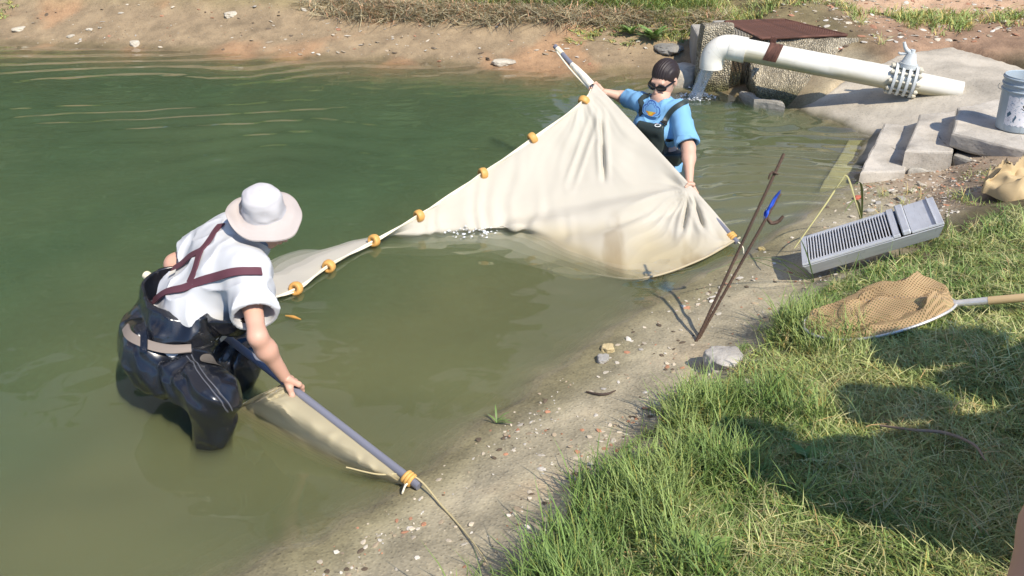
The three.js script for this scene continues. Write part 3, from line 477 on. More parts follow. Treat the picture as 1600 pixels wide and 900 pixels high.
{
  const net = thing('seine_net', 'cream seine net with wooden floats stretched between the two people', 'fishing net', V(0.2, 0, -4.8));
  const W = (u, v, y = 0) => onY(u, v, y);
  const pr0 = V(0.73, 0.61, -0.31), tc = V(0, 0.454, 0.891);
  const C = [
    [...[926, 972, 1025, 1078, 1112].map((u) => mv(HP(u), pr0, 0.026, tc, -0.006)), HP(1149)],
    [...[926, 972, 1025, 1078].map((u) => mv(HP(u), pr0, 0.012, tc, 0.026)), mv(HP(1112), tc, 0.022), HP(1149)],
    [at(912, 160, 5.97), at(950, 213, 5.86), at(1000, 263, 5.74), at(1050, 312, 5.6), at(1078, 362, 5.46), W(1098, 404, 0.02)],
    [at(876, 184, 5.93), at(908, 235, 5.84), at(955, 290, 5.72), at(1003, 330, 5.58), at(1015, 380, 5.42), W(1024, 431, 0.0)],
    [at(832, 216, 5.88), at(855, 265, 5.82), at(893, 315, 5.7), at(928, 345, 5.6), W(962, 398, 0.03), W(985, 436, -0.035)],
    [at(790, 246, 5.83), at(810, 290, 5.78), at(832, 328, 5.7), at(850, 347, 5.64), W(878, 377, 0.014), W(925, 428, -0.07)],
    [at(755, 271, 5.78), at(765, 300, 5.74), at(773, 330, 5.7), W(790, 355, 0.02), W(812, 364, -0.02), W(870, 425, -0.11)],
    [at(700, 306, 5.68), at(703, 325, 5.67), at(706, 345, 5.66), W(710, 359, 0.0), W(716, 366, -0.05), W(740, 400, -0.16)],
    [at(655, 337, 5.6), at(653, 346, 5.6), at(652, 356, 5.6), W(651, 366, 0.0), W(654, 371, -0.05), W(670, 400, -0.16)],
    [W(584, 376, 0.025), W(582, 375, 0.015), W(580, 373, 0.0), W(577, 372, -0.02), W(576, 374, -0.05), W(590, 400, -0.18)],
    [W(514, 416, 0.018), W(508, 411, 0.015), W(500, 404, 0.004), W(492, 400, -0.012), W(486, 397, -0.03), W(480, 392, -0.07)],
    [W(462, 451, 0.018), W(453, 443, 0.015), W(443, 433, 0.006), W(432, 426, -0.008), W(424, 420, -0.025), W(416, 412, -0.06)],
    [W(418, 470, 0.018), W(412, 463, 0.015), W(403, 455, 0.008), W(395, 448, -0.006), W(388, 440, -0.025), W(380, 430, -0.06)],
  ];
  const cr = (p, t) => { const f = clamp(t, 0, 0.99999) * (p.length - 1), i = Math.floor(f), a = p[Math.max(i - 1, 0)], b = p[i], c = p[i + 1], d = p[Math.min(i + 2, p.length - 1)], s = f - i; const k = (A, B, Cc, D) => 0.5 * (2 * B + (Cc - A) * s + (2 * A - 5 * B + 4 * Cc - D) * s * s + (3 * B - A - 3 * Cc + D) * s * s * s); return V(k(a.x, b.x, c.x, d.x), k(a.y, b.y, c.y, d.y), k(a.z, b.z, c.z, d.z)); };
  const surf = (s, r) => cr(C.map((c) => cr(c, r)), s);
  const h1 = HP(926), h2 = HP(1078), low = HP(1149);
  const fold = (p, h, k, amp, fall, ph, warp = 1) => { const d = p.clone().sub(h), rr = d.length(), a = Math.atan2(d.y, d.x * 0.8 + d.z * 0.5) + 0.25 * warp * vn3(p.x * 4, p.y * 4, p.z * 4 + ph); const w = Math.sin(a * k + ph); return amp * (w > 0 ? w * w : -0.55 * w * w) * sst(0, 0.12, rr) * Math.exp(-rr / fall); };
  const nu = 300, nv = 130, P0 = [];
  const creases = [[938, 162, 5.93, 941, 215, 5.86], [941, 215, 5.86, 944, 280, 5.74], [1076, 306, 5.6, 1058, 405, 5.4], [1083, 304, 5.58, 1108, 385, 5.42], [930, 180, 5.92, 890, 290, 5.76], [1060, 305, 5.6, 960, 350, 5.56]].map(([a, b, c, d, e, f]) => [at(a, b, c), at(d, e, f)]);
  const slit = (p) => { let k = 0; creases.forEach(([a, b], i) => { const d = b.clone().sub(a), t = clamp(p.clone().sub(a).dot(d) / d.lengthSq(), 0, 1), q = mix3(a, b, t), e = Math.hypot(p.x - q.x, p.y - q.y, (p.z - q.z) * 0.4), w = 0.008; k += Math.sqrt(Math.sin(Math.PI * clamp(t, 0.02, 0.98))) * ((i < 4 ? -0.036 : 0.0) * Math.exp(-((e / w) ** 2)) + (i < 4 ? 0.012 : 0.013) * Math.exp(-(((e - 0.03) / 0.016) ** 2))); }); return k; };
  const disp = (s, r) => {
    const p = surf(s, r), e = 0.004, ds = surf(Math.min(s + e, 1), r).sub(surf(Math.max(s - e, 0), r)), dr = surf(s, Math.min(r + e, 1)).sub(surf(s, Math.max(r - e, 0))), n = ds.cross(dr).normalize(); if (n.z < 0) n.negate();
    const end = sst(0.08, 0.13, s) * sst(0.0, 0.06, r);
    let d = fold(p, h1, 12, 0.02, 0.42, 0.4) + fold(p, h2, 15, 0.011, 0.3, 1.7) + fold(p, low, 17, 0.016, 0.22, 0.2);
    d += 0.014 * vn3(p.x * 3 + 4, p.y * 3, p.z * 3) + 0.006 * vn3(p.x * 9, p.y * 9, p.z * 9);
    d += 0.009 * sst(0.33, 0.45, s) * sst(0.7, 0.6, s) * Math.sin(p.x * 58 + 3 * vn2(p.x * 7, r * 3)) * (0.35 + 0.65 * r) * sst(0.9, 0.6, r);   // gathers under the line
    // the crease from the water towards her lower hand
    const q = mix3(W(800, 360, 0.02), h2, clamp((p.x - 0) / 1.09, 0, 1)), cd = Math.hypot(p.x - q.x, p.y - q.y, (p.z - q.z) * 0.5); d += 0.03 * Math.exp(-((cd / 0.045) ** 2)) - 0.02 * Math.exp(-(((cd - 0.07) / 0.04) ** 2));
    d += slit(p);
    return mv(p, n, d * end);
  };
  const stain = (p) => { const n = fbm2(p.x * 5, p.z * 5 + p.y * 4, 4, 0, 51), wet = sst(0.1 + 0.05 * n, -0.02, p.y) * sst(-0.1, 0.35, p.x), c = l3([1, 1, 1], [0.84, 0.76, 0.55], wet), b = 0.55 * sst(0.1, 0.5, p.x) * sst(0.16, 0.02, p.y) * sst(-0.05, 0.3, fbm2(p.x * 7 + 3, p.y * 7 + p.z * 3, 4, 0, 52)); const k = l3(c, [0.42, 0.3, 0.13], b); return col(k[0] * (1 + 0.06 * n), k[1] * (1 + 0.06 * n), k[2] * (1 + 0.05 * n)); };
  const main = gridGeo(nu, nv, (u, v) => disp(u, v), (u, v, p) => stain(p));
  // the man's end: hangs from his pole down into the water
  const Q = [
    [MP(643), mv(MP(643), V(0, -1, 0), 0.012), W(630, 757, 0.0), W(620, 758, -0.05)],
    [MP(600), at(585, 733, 3.5), W(575, 738, 0.0), W(560, 745, -0.07)],
    [MP(555), at(535, 700, 3.56), W(520, 713, 0.0), W(500, 725, -0.09)],
    [MP(505), at(475, 660, 3.63), W(458, 680, 0.0), W(430, 692, -0.1)],
    [MP(458), at(420, 625, 3.7), W(395, 640, 0.01), W(360, 650, -0.1)],
    [MP(447), at(420, 617, 3.72), W(389, 631, 0.015), W(362, 642, -0.09)],
    [mv(MP(442), V(0, -1, 0), 0.012), at(418, 611, 3.75), at(396, 621, 3.79), W(384, 628, 0.0)],
  ];
  const hm = MP(455), surf2 = (s, r) => { const p = cr(Q.map((c) => cr(c, r)), s), a = 0.009 * Math.sin(s * 61 + 9 * r + 3 * vn2(s * 14, r * 3)) * sst(0.05, 0.4, r) + 0.022 * sst(0.02, 0.2, r) * Math.sin(s * 26 + 4 * r + 2 * vn2(s * 8, r * 3)) * sst(0.5, 0.75, s) + fold(p, hm, 9, 0.03, 0.2, 0.9) + 0.01 * vn3(p.x * 7, p.y * 7, p.z * 7) * r; return mv(p, V(0.5, 0.6, 0.6), a); };
  const end2 = gridGeo(110, 40, surf2, (u, v, p) => { const n = fbm2(p.x * 5, p.z * 5, 4, 0, 53); const c = l3([1.0, 0.94, 0.76], [0.86, 0.76, 0.5], sst(0.06, 0.0, p.y + 0.03 * n)); return col(c[0], c[1], c[2]); });
  partW(net, 'netting', main, sheetMat);
  partW(net, 'netting', end2, phy(col(0.56, 0.53, 0.43), 0.85, { transmission: 0.35, thickness: 0, vertexColors: true, map: clothTex, bumpMap: clothBump, bumpScale: 0.006 }), 'wet yellowish end of the netting below the pole of the man in the hat');
  // poles with taped ends
  const tape = std(col(0.75, 0.68, 0.5), 0.7), cork = std(col(0.72, 0.42, 0.12), 0.6, { map: scuffTex }), rope = std(col(0.78, 0.72, 0.56), 0.9);
  const hd = herPoleB.clone().sub(herPoleA).normalize(), md = manPoleB.clone().sub(manPoleA).normalize();
  partW(net, 'pole', rod(herPoleA, herPoleB, 0.0165, 0.0165, 16), poleMat);
  partW(net, 'pole', rod(manPoleA, manPoleB, 0.0165, 0.0165, 16), poleMat);
  partW(net, 'pole_tape', rod(mv(herPoleB, hd, -0.09), mv(herPoleB, hd, -0.03), 0.0195, 0.0195, 14), tape); partW(net, 'pole_tape', rod(mv(manPoleB, md, -0.09), mv(manPoleB, md, 0.004), 0.022, 0.02, 14), tape);
  partW(net, 'knotted_cord', merge([[herPoleA, hd], [manPoleA, md]].flatMap(([p, d]) => [0.02, 0.034, 0.047].map((k, i) => new THREE.TorusGeometry(0.021, 0.008, 8, 18).applyQuaternion(new THREE.Quaternion().setFromUnitVectors(V(0, 0, 1), mv(d, V(0.1 * (i - 1), 0.15, 0.1)).normalize())).translate(p.x + d.x * (k + 0.02), p.y + d.y * (k + 0.02), p.z + d.z * (k + 0.02))))), cork);
  // netting wound round the upper end of her pole and loose cord beside it
  const hb = HP(925), sideways = V(-0.6, -0.3, 0.5).normalize();
  partW(net, 'wound_netting', taperTube([mv(hb, hd, 0.0, V(0, 0, 1), 0.012), mv(hb, hd, 0.1, V(0, 0.3, 1), 0.014), mv(hb, hd, 0.19, V(0, 0.3, 1), 0.01), mv(hb, hd, 0.24, V(0, 0, 1), 0.006)], [0.03, 0.026, 0.021, 0.017], 12), std(col(0.74, 0.7, 0.58), 0.9, { bumpMap: clothBump, bumpScale: 0.01 }));
  for (const c of [tube([mv(herPoleB, hd, -0.05, sideways, 0.02), mv(herPoleB, hd, -0.22, sideways, 0.035), mv(hb, hd, 0.06, sideways, 0.035), mv(hb, sideways, 0.03)], 0.006, 30, 6), tube([mv(herPoleA, hd, 0.04), mv(herPoleA, V(0.03, -0.02, 0.02)), mv(herPoleA, V(0.035, -0.06, 0.04))], 0.004, 12, 6), tube([mv(manPoleA, md, 0.04), mv(manPoleA, md, 0.05, V(-0.3, 0, 1), 0.04), mv(manPoleA, md, 0.04, V(-0.6, -0.4, 1), 0.05), mv(manPoleA, md, 0.06)], 0.004, 16, 6)]) partW(net, 'cord', c, rope);
  // float line with its floats, lead line along the bottom
  const fc = new THREE.CatmullRomCurve3(floatLine), seg2 = [];
  partW(net, 'float_line', merge([new THREE.TubeGeometry(fc, 160, 0.0065, 7), new THREE.TubeGeometry(new THREE.CatmullRomCurve3(floatLine.map((p, i) => mv(p, V(0, 0.012 * (i % 2 ? 1 : -1), 0.008)))), 160, 0.0045, 6)]), rope);
  partW(net, 'lead_line', tube([low, ...[1, 2, 3, 4, 5].map((i) => C[i][5])], 0.0065, 60, 7), std(col(0.42, 0.36, 0.24), 0.9));
  const pr = [[0.012, -0.021], [0.029, -0.023], [0.036, -0.016], [0.0385, 0], [0.036, 0.016], [0.029, 0.023], [0.012, 0.021], [0.012, -0.021]].map(([x, y]) => new THREE.Vector2(x, y));
  const fg = new THREE.LatheGeometry(pr, 24), fm = std(col(0.66, 0.36, 0.1), 0.55, { map: scuffTex });
  const rr = rng(4);
  for (const [u, v] of [[912, 158], [832, 216], [755, 271], [655, 337], [584, 376], [514, 416], [462, 451], [418, 468]]) {
    let b = 0, bd = 1e9; for (let i = 0; i <= 600; i++) { const p = fc.getPoint(i / 600), t = -(p.z * CP) - (p.y - CAM_H) * SP, d = Math.abs(800 + FPX * p.x / t - u); if (d < bd && i < 520) { bd = d; b = i / 600; } }
    const p = fc.getPoint(b), d = fc.getTangent(b); d.addScaledVector(V(rr() - 0.5, rr() - 0.5, rr() - 0.5), 0.7).normalize();
    const m = new THREE.Mesh(fg, fm); m.name = 'float'; m.position.copy(p).sub(net.position); m.quaternion.setFromUnitVectors(V(0, 1, 0), d); net.add(shade(m));
  }
}

// ---------------------------------------------------------------- people
const wrinkle = (amp, f, sx = 1, sy = 1, sz = 1) => (x, y, z) => amp * vn3(x * f * sx, y * f * sy, z * f * sz) + 0.45 * amp * vn3(x * f * 2.3 * sx + 5, y * f * 2.3 * sy, z * f * 2.3 * sz);
{ // the man in the hat, seen from behind his right side, bent over the pole
  const f = V(0.906, 0, -0.42), r = V(0.42, 0, 0.906), P = V(-1.454, 0.25, -3.36), N = V(-1.1, 0.675, -3.52), a = N.clone().sub(P).normalize(), bk = r.clone().cross(a).normalize(), T = (t) => mix3(P, N, t);
  const SR = mv(N, r, 0.185, a, -0.07), SL = mv(N, r, -0.185, a, -0.07), E = V(-0.972, 0.48, -3.06), EL = V(-1.475, 0.5, -3.66), grip = MP(456), gl = MP(288), md = manPoleB.clone().sub(manPoleA).normalize();
  const wr = mv(grip, E.clone().sub(grip).normalize(), 0.075), wl = mv(gl, EL.clone().sub(gl).normalize(), 0.07);
  const HR = mv(P, r, 0.1), HL = mv(P, r, -0.1), KR = V(-1.17, 0.225, -3.05), KL = V(-1.2, 0.12, -3.5), AR = V(-1.27, -0.2, -3.12), AL = V(-1.5, -0.25, -3.3);
  const Hc = at(415, 345, 3.79), HF = headFrame(Hc, V(0.82, -0.42, 0.36), V(0.12, 1, 0.34));
  const me = thing('person', 'man in white hat, white shirt and black rubber waders bending over a net pole', 'person', V(P.x, 0, P.z));
  const neck = HF.w(0, -0.05, -0.02);
  const torso = [cap(mv(P, r, 0.07), mv(P, r, -0.07), 0.125), cap(mv(T(0.35), r, 0.06), mv(T(0.35), r, -0.06), 0.122), cap(mv(T(0.72), r, 0.08, bk, -0.015), mv(T(0.72), r, -0.08, bk, -0.015), 0.118), cap(SR, SL, 0.062)];
  const body = bones([...torso, cap(N, neck, 0.055, 0.052), cap(mv(N, a, -0.05), N, 0.075, 0.06), cap(SR, E, 0.05, 0.033), cap(E, mix3(E, wr, 0.3), 0.032, 0.037), cap(mix3(E, wr, 0.3), wr, 0.037, 0.025), cap(SL, EL, 0.056, 0.045), cap(EL, wl, 0.045, 0.028), cap(HR, KR, 0.085, 0.06), cap(HL, KL, 0.085, 0.06), cap(KR, AR, 0.055, 0.04), cap(KL, AL, 0.055, 0.04), cap(AR, mv(AR, f, 0.16, V(0, -1, 0), 0.05), 0.038, 0.03), cap(AL, mv(AL, f, 0.16, V(0, -1, 0), 0.05), 0.038, 0.03)], 0.035);
  const [lo, hi] = bounds([SR, SL, E, EL, wr, wl, KR, KL, AR, AL, P, neck], 0.17);
  partW(me, 'body', merge([nets(body, lo, hi, 0.012), head(HF), gripHand(grip, md, wr, 0.017, 1.05), gripHand(gl, md, wl, 0.017, 1.05)]), M.skin);
  // shirt with wide half sleeves
  const wk = (x, y, z) => 0.013 * (Math.pow(1 - Math.abs(vn3(x * 9 + 4 + 2 * y, y * 7 - 3 * x, z * 9)), 5) - 0.2) + 0.004 * vn3(x * 22, y * 18, z * 22), shirtBody = bones([cap(mv(T(0.1), r, 0.09), mv(T(0.1), r, -0.09), 0.13), cap(mv(T(0.4), r, 0.07, bk, 0.012), mv(T(0.4), r, -0.07, bk, 0.012), 0.14), cap(mv(T(0.72), r, 0.085), mv(T(0.72), r, -0.085), 0.138), cap(mv(SR, bk, 0.005), mv(SL, bk, 0.005), 0.083), cap(mv(N, a, -0.04), mv(N, a, 0.01), 0.082, 0.066)], 0.06);
  const slR = mix3(SR, E, 0.98), slL = mix3(SL, EL, 0.85), sleeve = bones([cap(SR, slR, 0.08, 0.086), cap(SL, slL, 0.08, 0.082)], 0.03), dR = E.clone().sub(SR).normalize(), dL = EL.clone().sub(SL).normalize();
  const pR = plane(mix3(SR, E, 0.7), dR), pL = plane(mix3(SL, EL, 0.75), dL), hollow = bones([cap(mix3(SR, E, 0.35), mix3(SR, E, 1.3), 0.068, 0.09), cap(mix3(SL, EL, 0.5), mix3(SL, EL, 1.3), 0.06, 0.072)], 0.001), cutW = plane(T(0.1), a.clone().negate());
  const shirt = (x, y, z) => { let d = smin(shirtBody(x, y, z), sleeve(x, y, z), 0.045); d -= 0.01 + wk(x, y, z); const nearR = Math.hypot(x - E.x, y - E.y, z - E.z) < 0.2, nearL = Math.hypot(x - EL.x, y - EL.y, z - EL.z) < 0.2; if (nearR) d = smax(d, pR(x, y, z), 0.006); if (nearL) d = smax(d, pL(x, y, z), 0.006); d = Math.max(d, -hollow(x, y, z)); return Math.max(d, cutW(x, y, z)); };
  const [l2, h2] = bounds([SR, SL, E, EL, P, N], 0.2);
  const white = std(col(0.56, 0.575, 0.59), 0.85, { map: clothTex });
  const sh = partW(me, 'shirt', nets(shirt, l2, h2, 0.0075), white);
  // collar and neckerchief
  const na = neck.clone().sub(N).normalize(), ringAt = (c, n, rad, w, thick, tilt) => { const x = n.clone().cross(V(0.3, 0.2, 1)).normalize(), y = n.clone().cross(x); return gridGeo(40, 8, (u, v) => { const q = u * Math.PI * 2, b = v * Math.PI * 2; return mv(c, x, Math.cos(q) * (rad + thick * Math.cos(b)), y, Math.sin(q) * (rad + thick * Math.cos(b)), n, w * Math.sin(b) + tilt * Math.cos(q)); }); };
  const clo = ringAt(mv(N, na, 0.01, bk, 0.01), na, 0.092, 0.03, 0.01, 0.01); clo.translate(-me.position.x, -me.position.y, -me.position.z); part(sh, 'collar', clo, white);
  partW(me, 'neckerchief', ringAt(mv(N, na, 0.042, bk, 0.012), na, 0.08, 0.036, 0.015, 0.0), std(col(0.17, 0.2, 0.29), 0.9, { map: clothTex }));
  // waders: loose rubber with an open top
  const wA = V(-1.4, 0.49, -3.42), wB = V(-1.15, 0.5, -3.37);
  const wader = bones([cap(mv(P, r, 0.07, bk, 0.035), mv(P, r, -0.07, bk, 0.035), 0.16), cap(mv(T(0.28), r, 0.075, bk, 0.03), mv(T(0.28), r, -0.075, bk, 0.03), 0.15), cap(mv(wA, r, 0.06), mv(wA, r, -0.06), 0.125), cap(mv(wB, r, 0.09), mv(wB, r, -0.06), 0.13), cap(mv(HR, a, -0.02), KR, 0.124, 0.096), cap(mv(HL, a, -0.02), KL, 0.12, 0.09), cap(KR, AR, 0.094, 0.078), cap(KL, AL, 0.09, 0.078), cap(AR, mv(AR, f, 0.2, V(0, -1, 0), 0.06), 0.07, 0.055), cap(AL, mv(AL, f, 0.2, V(0, -1, 0), 0.06), 0.07, 0.055)], 0.045);
  const inside = bones([cap(mv(T(0.28), r, 0.07), mv(T(0.28), r, -0.07), 0.125), cap(mv(wA, r, 0.06, V(0, 1, 0), 0.02), mv(wA, r, -0.06, V(0, 1, 0), 0.02), 0.111), cap(mv(wB, r, 0.09, V(0, 1, 0), 0.02), mv(wB, r, -0.06, V(0, 1, 0), 0.02), 0.116)], 0.045);
  const ridge = (x, y, z) => Math.pow(1 - Math.abs(vn3(x, y, z)), 3);
  const thigh = KR.clone().sub(HR).normalize();
  const wp = (x, y, z) => 0.005 * vn3(x * 6, y * 6, z * 6) + 0.009 * ridge(x * 4.5 + 2, y * 9 + 1.5 * vn3(x * 3, y * 3, z * 3), z * 4.5) + 0.006 * ridge(x * 13, y * 13 + 3, z * 13) - 0.004;
  const fold = (x, y, z) => { const h = (x - P.x) * a.x + (y - P.y) * a.y + (z - P.z) * a.z, k = (x - KR.x) * thigh.x + (y - KR.y) * thigh.y + (z - KR.z) * thigh.z; return 0.009 * Math.sin(h * 55 + 5 * vn3(x * 5, y * 5, z * 5)) * Math.exp(-(((h - 0.08) / 0.07) ** 2)) + 0.008 * Math.sin(k * 62 + 5 * vn3(x * 6 + 3, y * 6, z * 6)) * Math.exp(-(((k + 0.22) / 0.12) ** 2)); };
  const top = plane(V(-1.25, 0.515, -3.4), V(0.02, 1, 0.06).normalize());
  const waders = (x, y, z) => { let d = wader(x, y, z) - wp(x, y, z) - fold(x, y, z); const t = top(x, y, z) + 0.02 * vn3(x * 7, y * 7, z * 7) + 0.03 * Math.exp(-(((x + 1.3) / 0.1) ** 2)); d = smax(d, t, 0.01); if (t > -0.22) d = smax(d, -inside(x, y, z), 0.006); return d; };
  const [l3_, h3] = bounds([P, wA, wB, KR, KL, AR, AL, mv(P, bk, 0.12)], 0.22);
  const rubber = phy(col(0.011, 0.013, 0.019), 0.26, { clearcoat: 0.5, clearcoatRoughness: 0.2, map: scuffTex, bumpMap: clothBump, bumpScale: 0.003 });
  const wd = partW(me, 'waders', nets(waders, l3_, h3, 0.0105), rubber);
  const onto = (p, name, g, m) => { g.translate(-me.position.x, -me.position.y, -me.position.z); return part(p, name, g, m); };
  const hit = (F, t0, l) => l.map(([u, v]) => hitSolid(F, u, v, t0));
    const smooth = (x, y, z) => wader(x, y, z) - 0.011;
  const beltPts = [[198, 512], [204, 525], [220, 534], [245, 542], [272, 546], [298, 545]], belt = partW(me, 'belt', ribbon(smooth, hit(smooth, 3.75, beltPts), 0.036, 0.006), std(col(0.24, 0.2, 0.17), 0.7, { map: clothTex }));
  onto(wd, 'belt_loop', ribbon(smooth, hit(smooth, 3.75, [[229, 518], [228, 534], [227, 550]]), 0.028, 0.012), rubber);
  onto(wd, 'patch', patch(waders, hitSolid(waders, 332, 566, 3.7), V(0.4, 1, 0), 0.1, 0.12, 0.004, 12, 12, true), std(col(0.13, 0.115, 0.1), 0.6));
  const seamM = std(col(0.1, 0.105, 0.12), 0.4);
  for (const l of [[[292, 558], [315, 590], [338, 620], [356, 642]], [[299, 556], [322, 588], [345, 618], [362, 640]]]) onto(wd, 'seam', ribbon(waders, hit(waders, 3.7, l), 0.004, 0.004, 14), seamM);
  const flat = (x, y, z) => smin(shirtBody(x, y, z), sleeve(x, y, z), 0.045) - 0.0185;
  const maroon = std(col(0.11, 0.035, 0.05), 0.75, { map: clothTex });
  for (const l of [[[346, 351], [330, 372], [314, 391], [292, 405], [270, 420]], [[314, 392], [306, 416], [297, 442]], [[408, 425], [388, 424], [350, 429], [315, 439], [280, 452], [240, 471]]]) partW(me, 'suspender', ribbon(flat, hit(flat, 3.75, l), 0.034, 0.002), maroon);
  onto(sh, 'strap_clip', patch(shirt, hitSolid(shirt, 266, 421, 3.8), V(0, 1, 0), 0.04, 0.03, 0.012, 4, 4), std(col(0.7, 0.66, 0.55), 0.5));
  // hair and hat
  for (const e of eyes(HF)) partW(me, 'eye', e, std(col(0.7, 0.68, 0.65), 0.3));
  partW(me, 'hair', nets((x, y, z) => Math.max(ell([0, 0.033, -0.022], [0.078, 0.09, 0.097])(x, y, z), -(0.55 * y - 0.83 * z + 0.005)), V(-0.1, -0.1, -0.14), V(0.1, 0.14, 0.1), 0.006).applyMatrix4(HF.m), std(col(0.28, 0.25, 0.22), 0.8));
  const hatUp = V(0.06, 1, 0.36).normalize(), hz = V(0.9, -0.05, 0.2), hx = hatUp.clone().cross(hz).normalize(), hf = hx.clone().cross(hatUp), hO = mv(Hc, hatUp, 0.052);
  // profile of radius and height: crown top, crown side, seam, brim
  const prof = [[0.0, 0.118], [0.03, 0.117], [0.058, 0.11], [0.078, 0.094], [0.088, 0.07], [0.093, 0.035], [0.0965, 0.006], [0.099, 0.002], [0.112, -0.003], [0.132, -0.012], [0.15, -0.024], [0.163, -0.035]].map(([q, h]) => [q * 0.92, h * 0.95]);
  const hatPt = (u, v, off) => { const k = v * (prof.length - 1), i = Math.min(Math.floor(k), prof.length - 2), t = k - i, rad = lerp(prof[i][0], prof[i + 1][0], t), h = lerp(prof[i][1], prof[i + 1][1], t), q = u * Math.PI * 2, brim = sst(0.1, 0.16, rad), back = Math.max(0, Math.cos(q - 3.5)); const lift = brim * (0.052 * back * back - 0.012 * Math.cos(2 * q + 0.6) + 0.006 * Math.sin(5 * q + 1)); const dent = (rad < 0.088 ? 0.005 * vn3(Math.cos(q) * 2.2, Math.sin(q) * 2.2, h * 24) : 0.003 * vn2(Math.cos(q) * 3, Math.sin(q) * 3)); const R = rad * (1 - 0.04 * Math.cos(2 * q)) + dent; return mv(hO, hf, Math.cos(q) * R * 1.04, hx, Math.sin(q) * R * 0.96, hatUp, h + lift + off); };
  const hatM = std(col(0.48, 0.43, 0.4), 0.85, { map: clothTex }), crownM = std(col(0.54, 0.53, 0.54), 0.85, { map: clothTex });
  const vs = 6.6 / 11, hat = partW(me, 'hat', merge([gridGeo(64, 26, (u, v) => hatPt(u, v * vs, 0)), gridGeo(64, 10, (u, v) => hatPt(u, v * vs, -0.003))]), crownM);
  onto(hat, 'brim', merge([gridGeo(72, 16, (u, v) => hatPt(u, lerp(vs, 1, v), 0.001)), gridGeo(72, 16, (u, v) => hatPt(u, lerp(vs, 1, v), -0.003)), gridGeo(72, 1, (u, v) => hatPt(u, 1, v ? 0.0025 : -0.0045))]), hatM);
}
{ // the woman at the far pole
  const me = thing('person', 'woman in sunglasses, light blue shirt and dark waders holding the far net pole', 'person', V(herFeet.x, 0, herFeet.z));
  const SR = at(1002, 160, 5.98), SL = at(1060, 171, 5.85), C = mix3(SR, SL, 0.5), lat = SL.clone().sub(SR).setY(0).normalize(), fw = V(-lat.z, 0, lat.x), up = V(0, 1, 0);
  const grR = HP(930), grL = HP(1078), hd = herPoleB.clone().sub(herPoleA).normalize(), ER = at(974, 152, 6.16), EL = at(1076, 232, 5.75);
  const wrR = mv(grR, ER.clone().sub(grR).normalize(), 0.068), wrL = mv(grL, EL.clone().sub(grL).normalize(), 0.068);
  const Nk = mv(C, up, 0.055, fw, 0.0), Hc = at(1038, 125, 5.88), HF = headFrame(Hc, V(-0.6, -0.33, 0.72), V(-0.1, 1, 0.15)), neck = HF.w(0, -0.06, -0.02);
  const W = mv(C, up, -0.3, fw, 0.0), P = mv(C, up, -0.52, fw, -0.03), HR = mv(P, lat, -0.09), HL = mv(P, lat, 0.09);
  const KR = mv(HR, up, -0.3, lat, -0.05, fw, 0.1), KL = mv(HL, up, -0.3, lat, 0.05, fw, 0.12), AR = mv(KR, up, -0.36, fw, -0.08), AL = mv(KL, up, -0.36, fw, -0.1);
  const body = bones([cap(mv(P, lat, 0.07), mv(P, lat, -0.07), 0.115), cap(mv(W, lat, 0.045), mv(W, lat, -0.045), 0.1), cap(mv(C, up, -0.14, lat, 0.06), mv(C, up, -0.14, lat, -0.06), 0.1), cap(SR, SL, 0.05), cap(mv(C, up, -0.02), Nk, 0.06, 0.05), cap(Nk, neck, 0.047, 0.045), cap(SR, ER, 0.046, 0.038), cap(ER, wrR, 0.038, 0.023), cap(SL, EL, 0.046, 0.038), cap(EL, mix3(EL, wrL, 0.3), 0.039, 0.037), cap(mix3(EL, wrL, 0.3), wrL, 0.037, 0.023), cap(HR, KR, 0.085, 0.055), cap(HL, KL, 0.085, 0.055), cap(KR, AR, 0.052, 0.038), cap(KL, AL, 0.052, 0.038)], 0.035);
  const skin = phy(col(0.6, 0.37, 0.27), 0.55), [lo, hi] = bounds([SR, SL, ER, EL, wrR, wrL, AR, AL, neck], 0.12);
  partW(me, 'body', merge([nets(body, lo, hi, 0.011), head(HF), gripHand(grR, hd, wrR, 0.019, 0.9, -1), gripHand(grL, hd, wrL, 0.019, 0.9, -1)]), skin);
  // shirt
  const wk = (x, y, z) => 0.011 * (Math.pow(1 - Math.abs(vn3(x * 12 + 2 * y, y * 8 - 3 * x, z * 12)), 5) - 0.2) + 0.003 * vn3(x * 25, y * 20, z * 25), sb = bones([cap(mv(W, lat, 0.06, up, -0.1), mv(W, lat, -0.06, up, -0.1), 0.115), cap(mv(C, up, -0.15, lat, 0.06, fw, 0.01), mv(C, up, -0.15, lat, -0.06, fw, 0.01), 0.104), cap(SR, SL, 0.054), cap(mv(C, up, 0.0), mv(Nk, up, -0.01), 0.06, 0.055)], 0.05), dR = ER.clone().sub(SR).normalize(), dL = EL.clone().sub(SL).normalize();
  const sl = bones([cap(SR, mix3(SR, ER, 1), 0.05, 0.06), cap(SL, mix3(SL, EL, 1), 0.052, 0.07)], 0.02), pR = plane(mix3(SR, ER, 0.78), dR), pL = plane(mix3(SL, EL, 0.9), dL), hollow = bones([cap(mix3(SR, ER, 0.4), mix3(SR, ER, 1.4), 0.044, 0.062), cap(mix3(SL, EL, 0.4), mix3(SL, EL, 1.4), 0.046, 0.076)], 0.001);
  const cutN = (x, y, z) => 0.068 - Math.hypot(x - Nk.x - HF.z.x * 0.01, (y - Nk.y - 0.035) * 0.8, z - Nk.z - HF.z.z * 0.01);
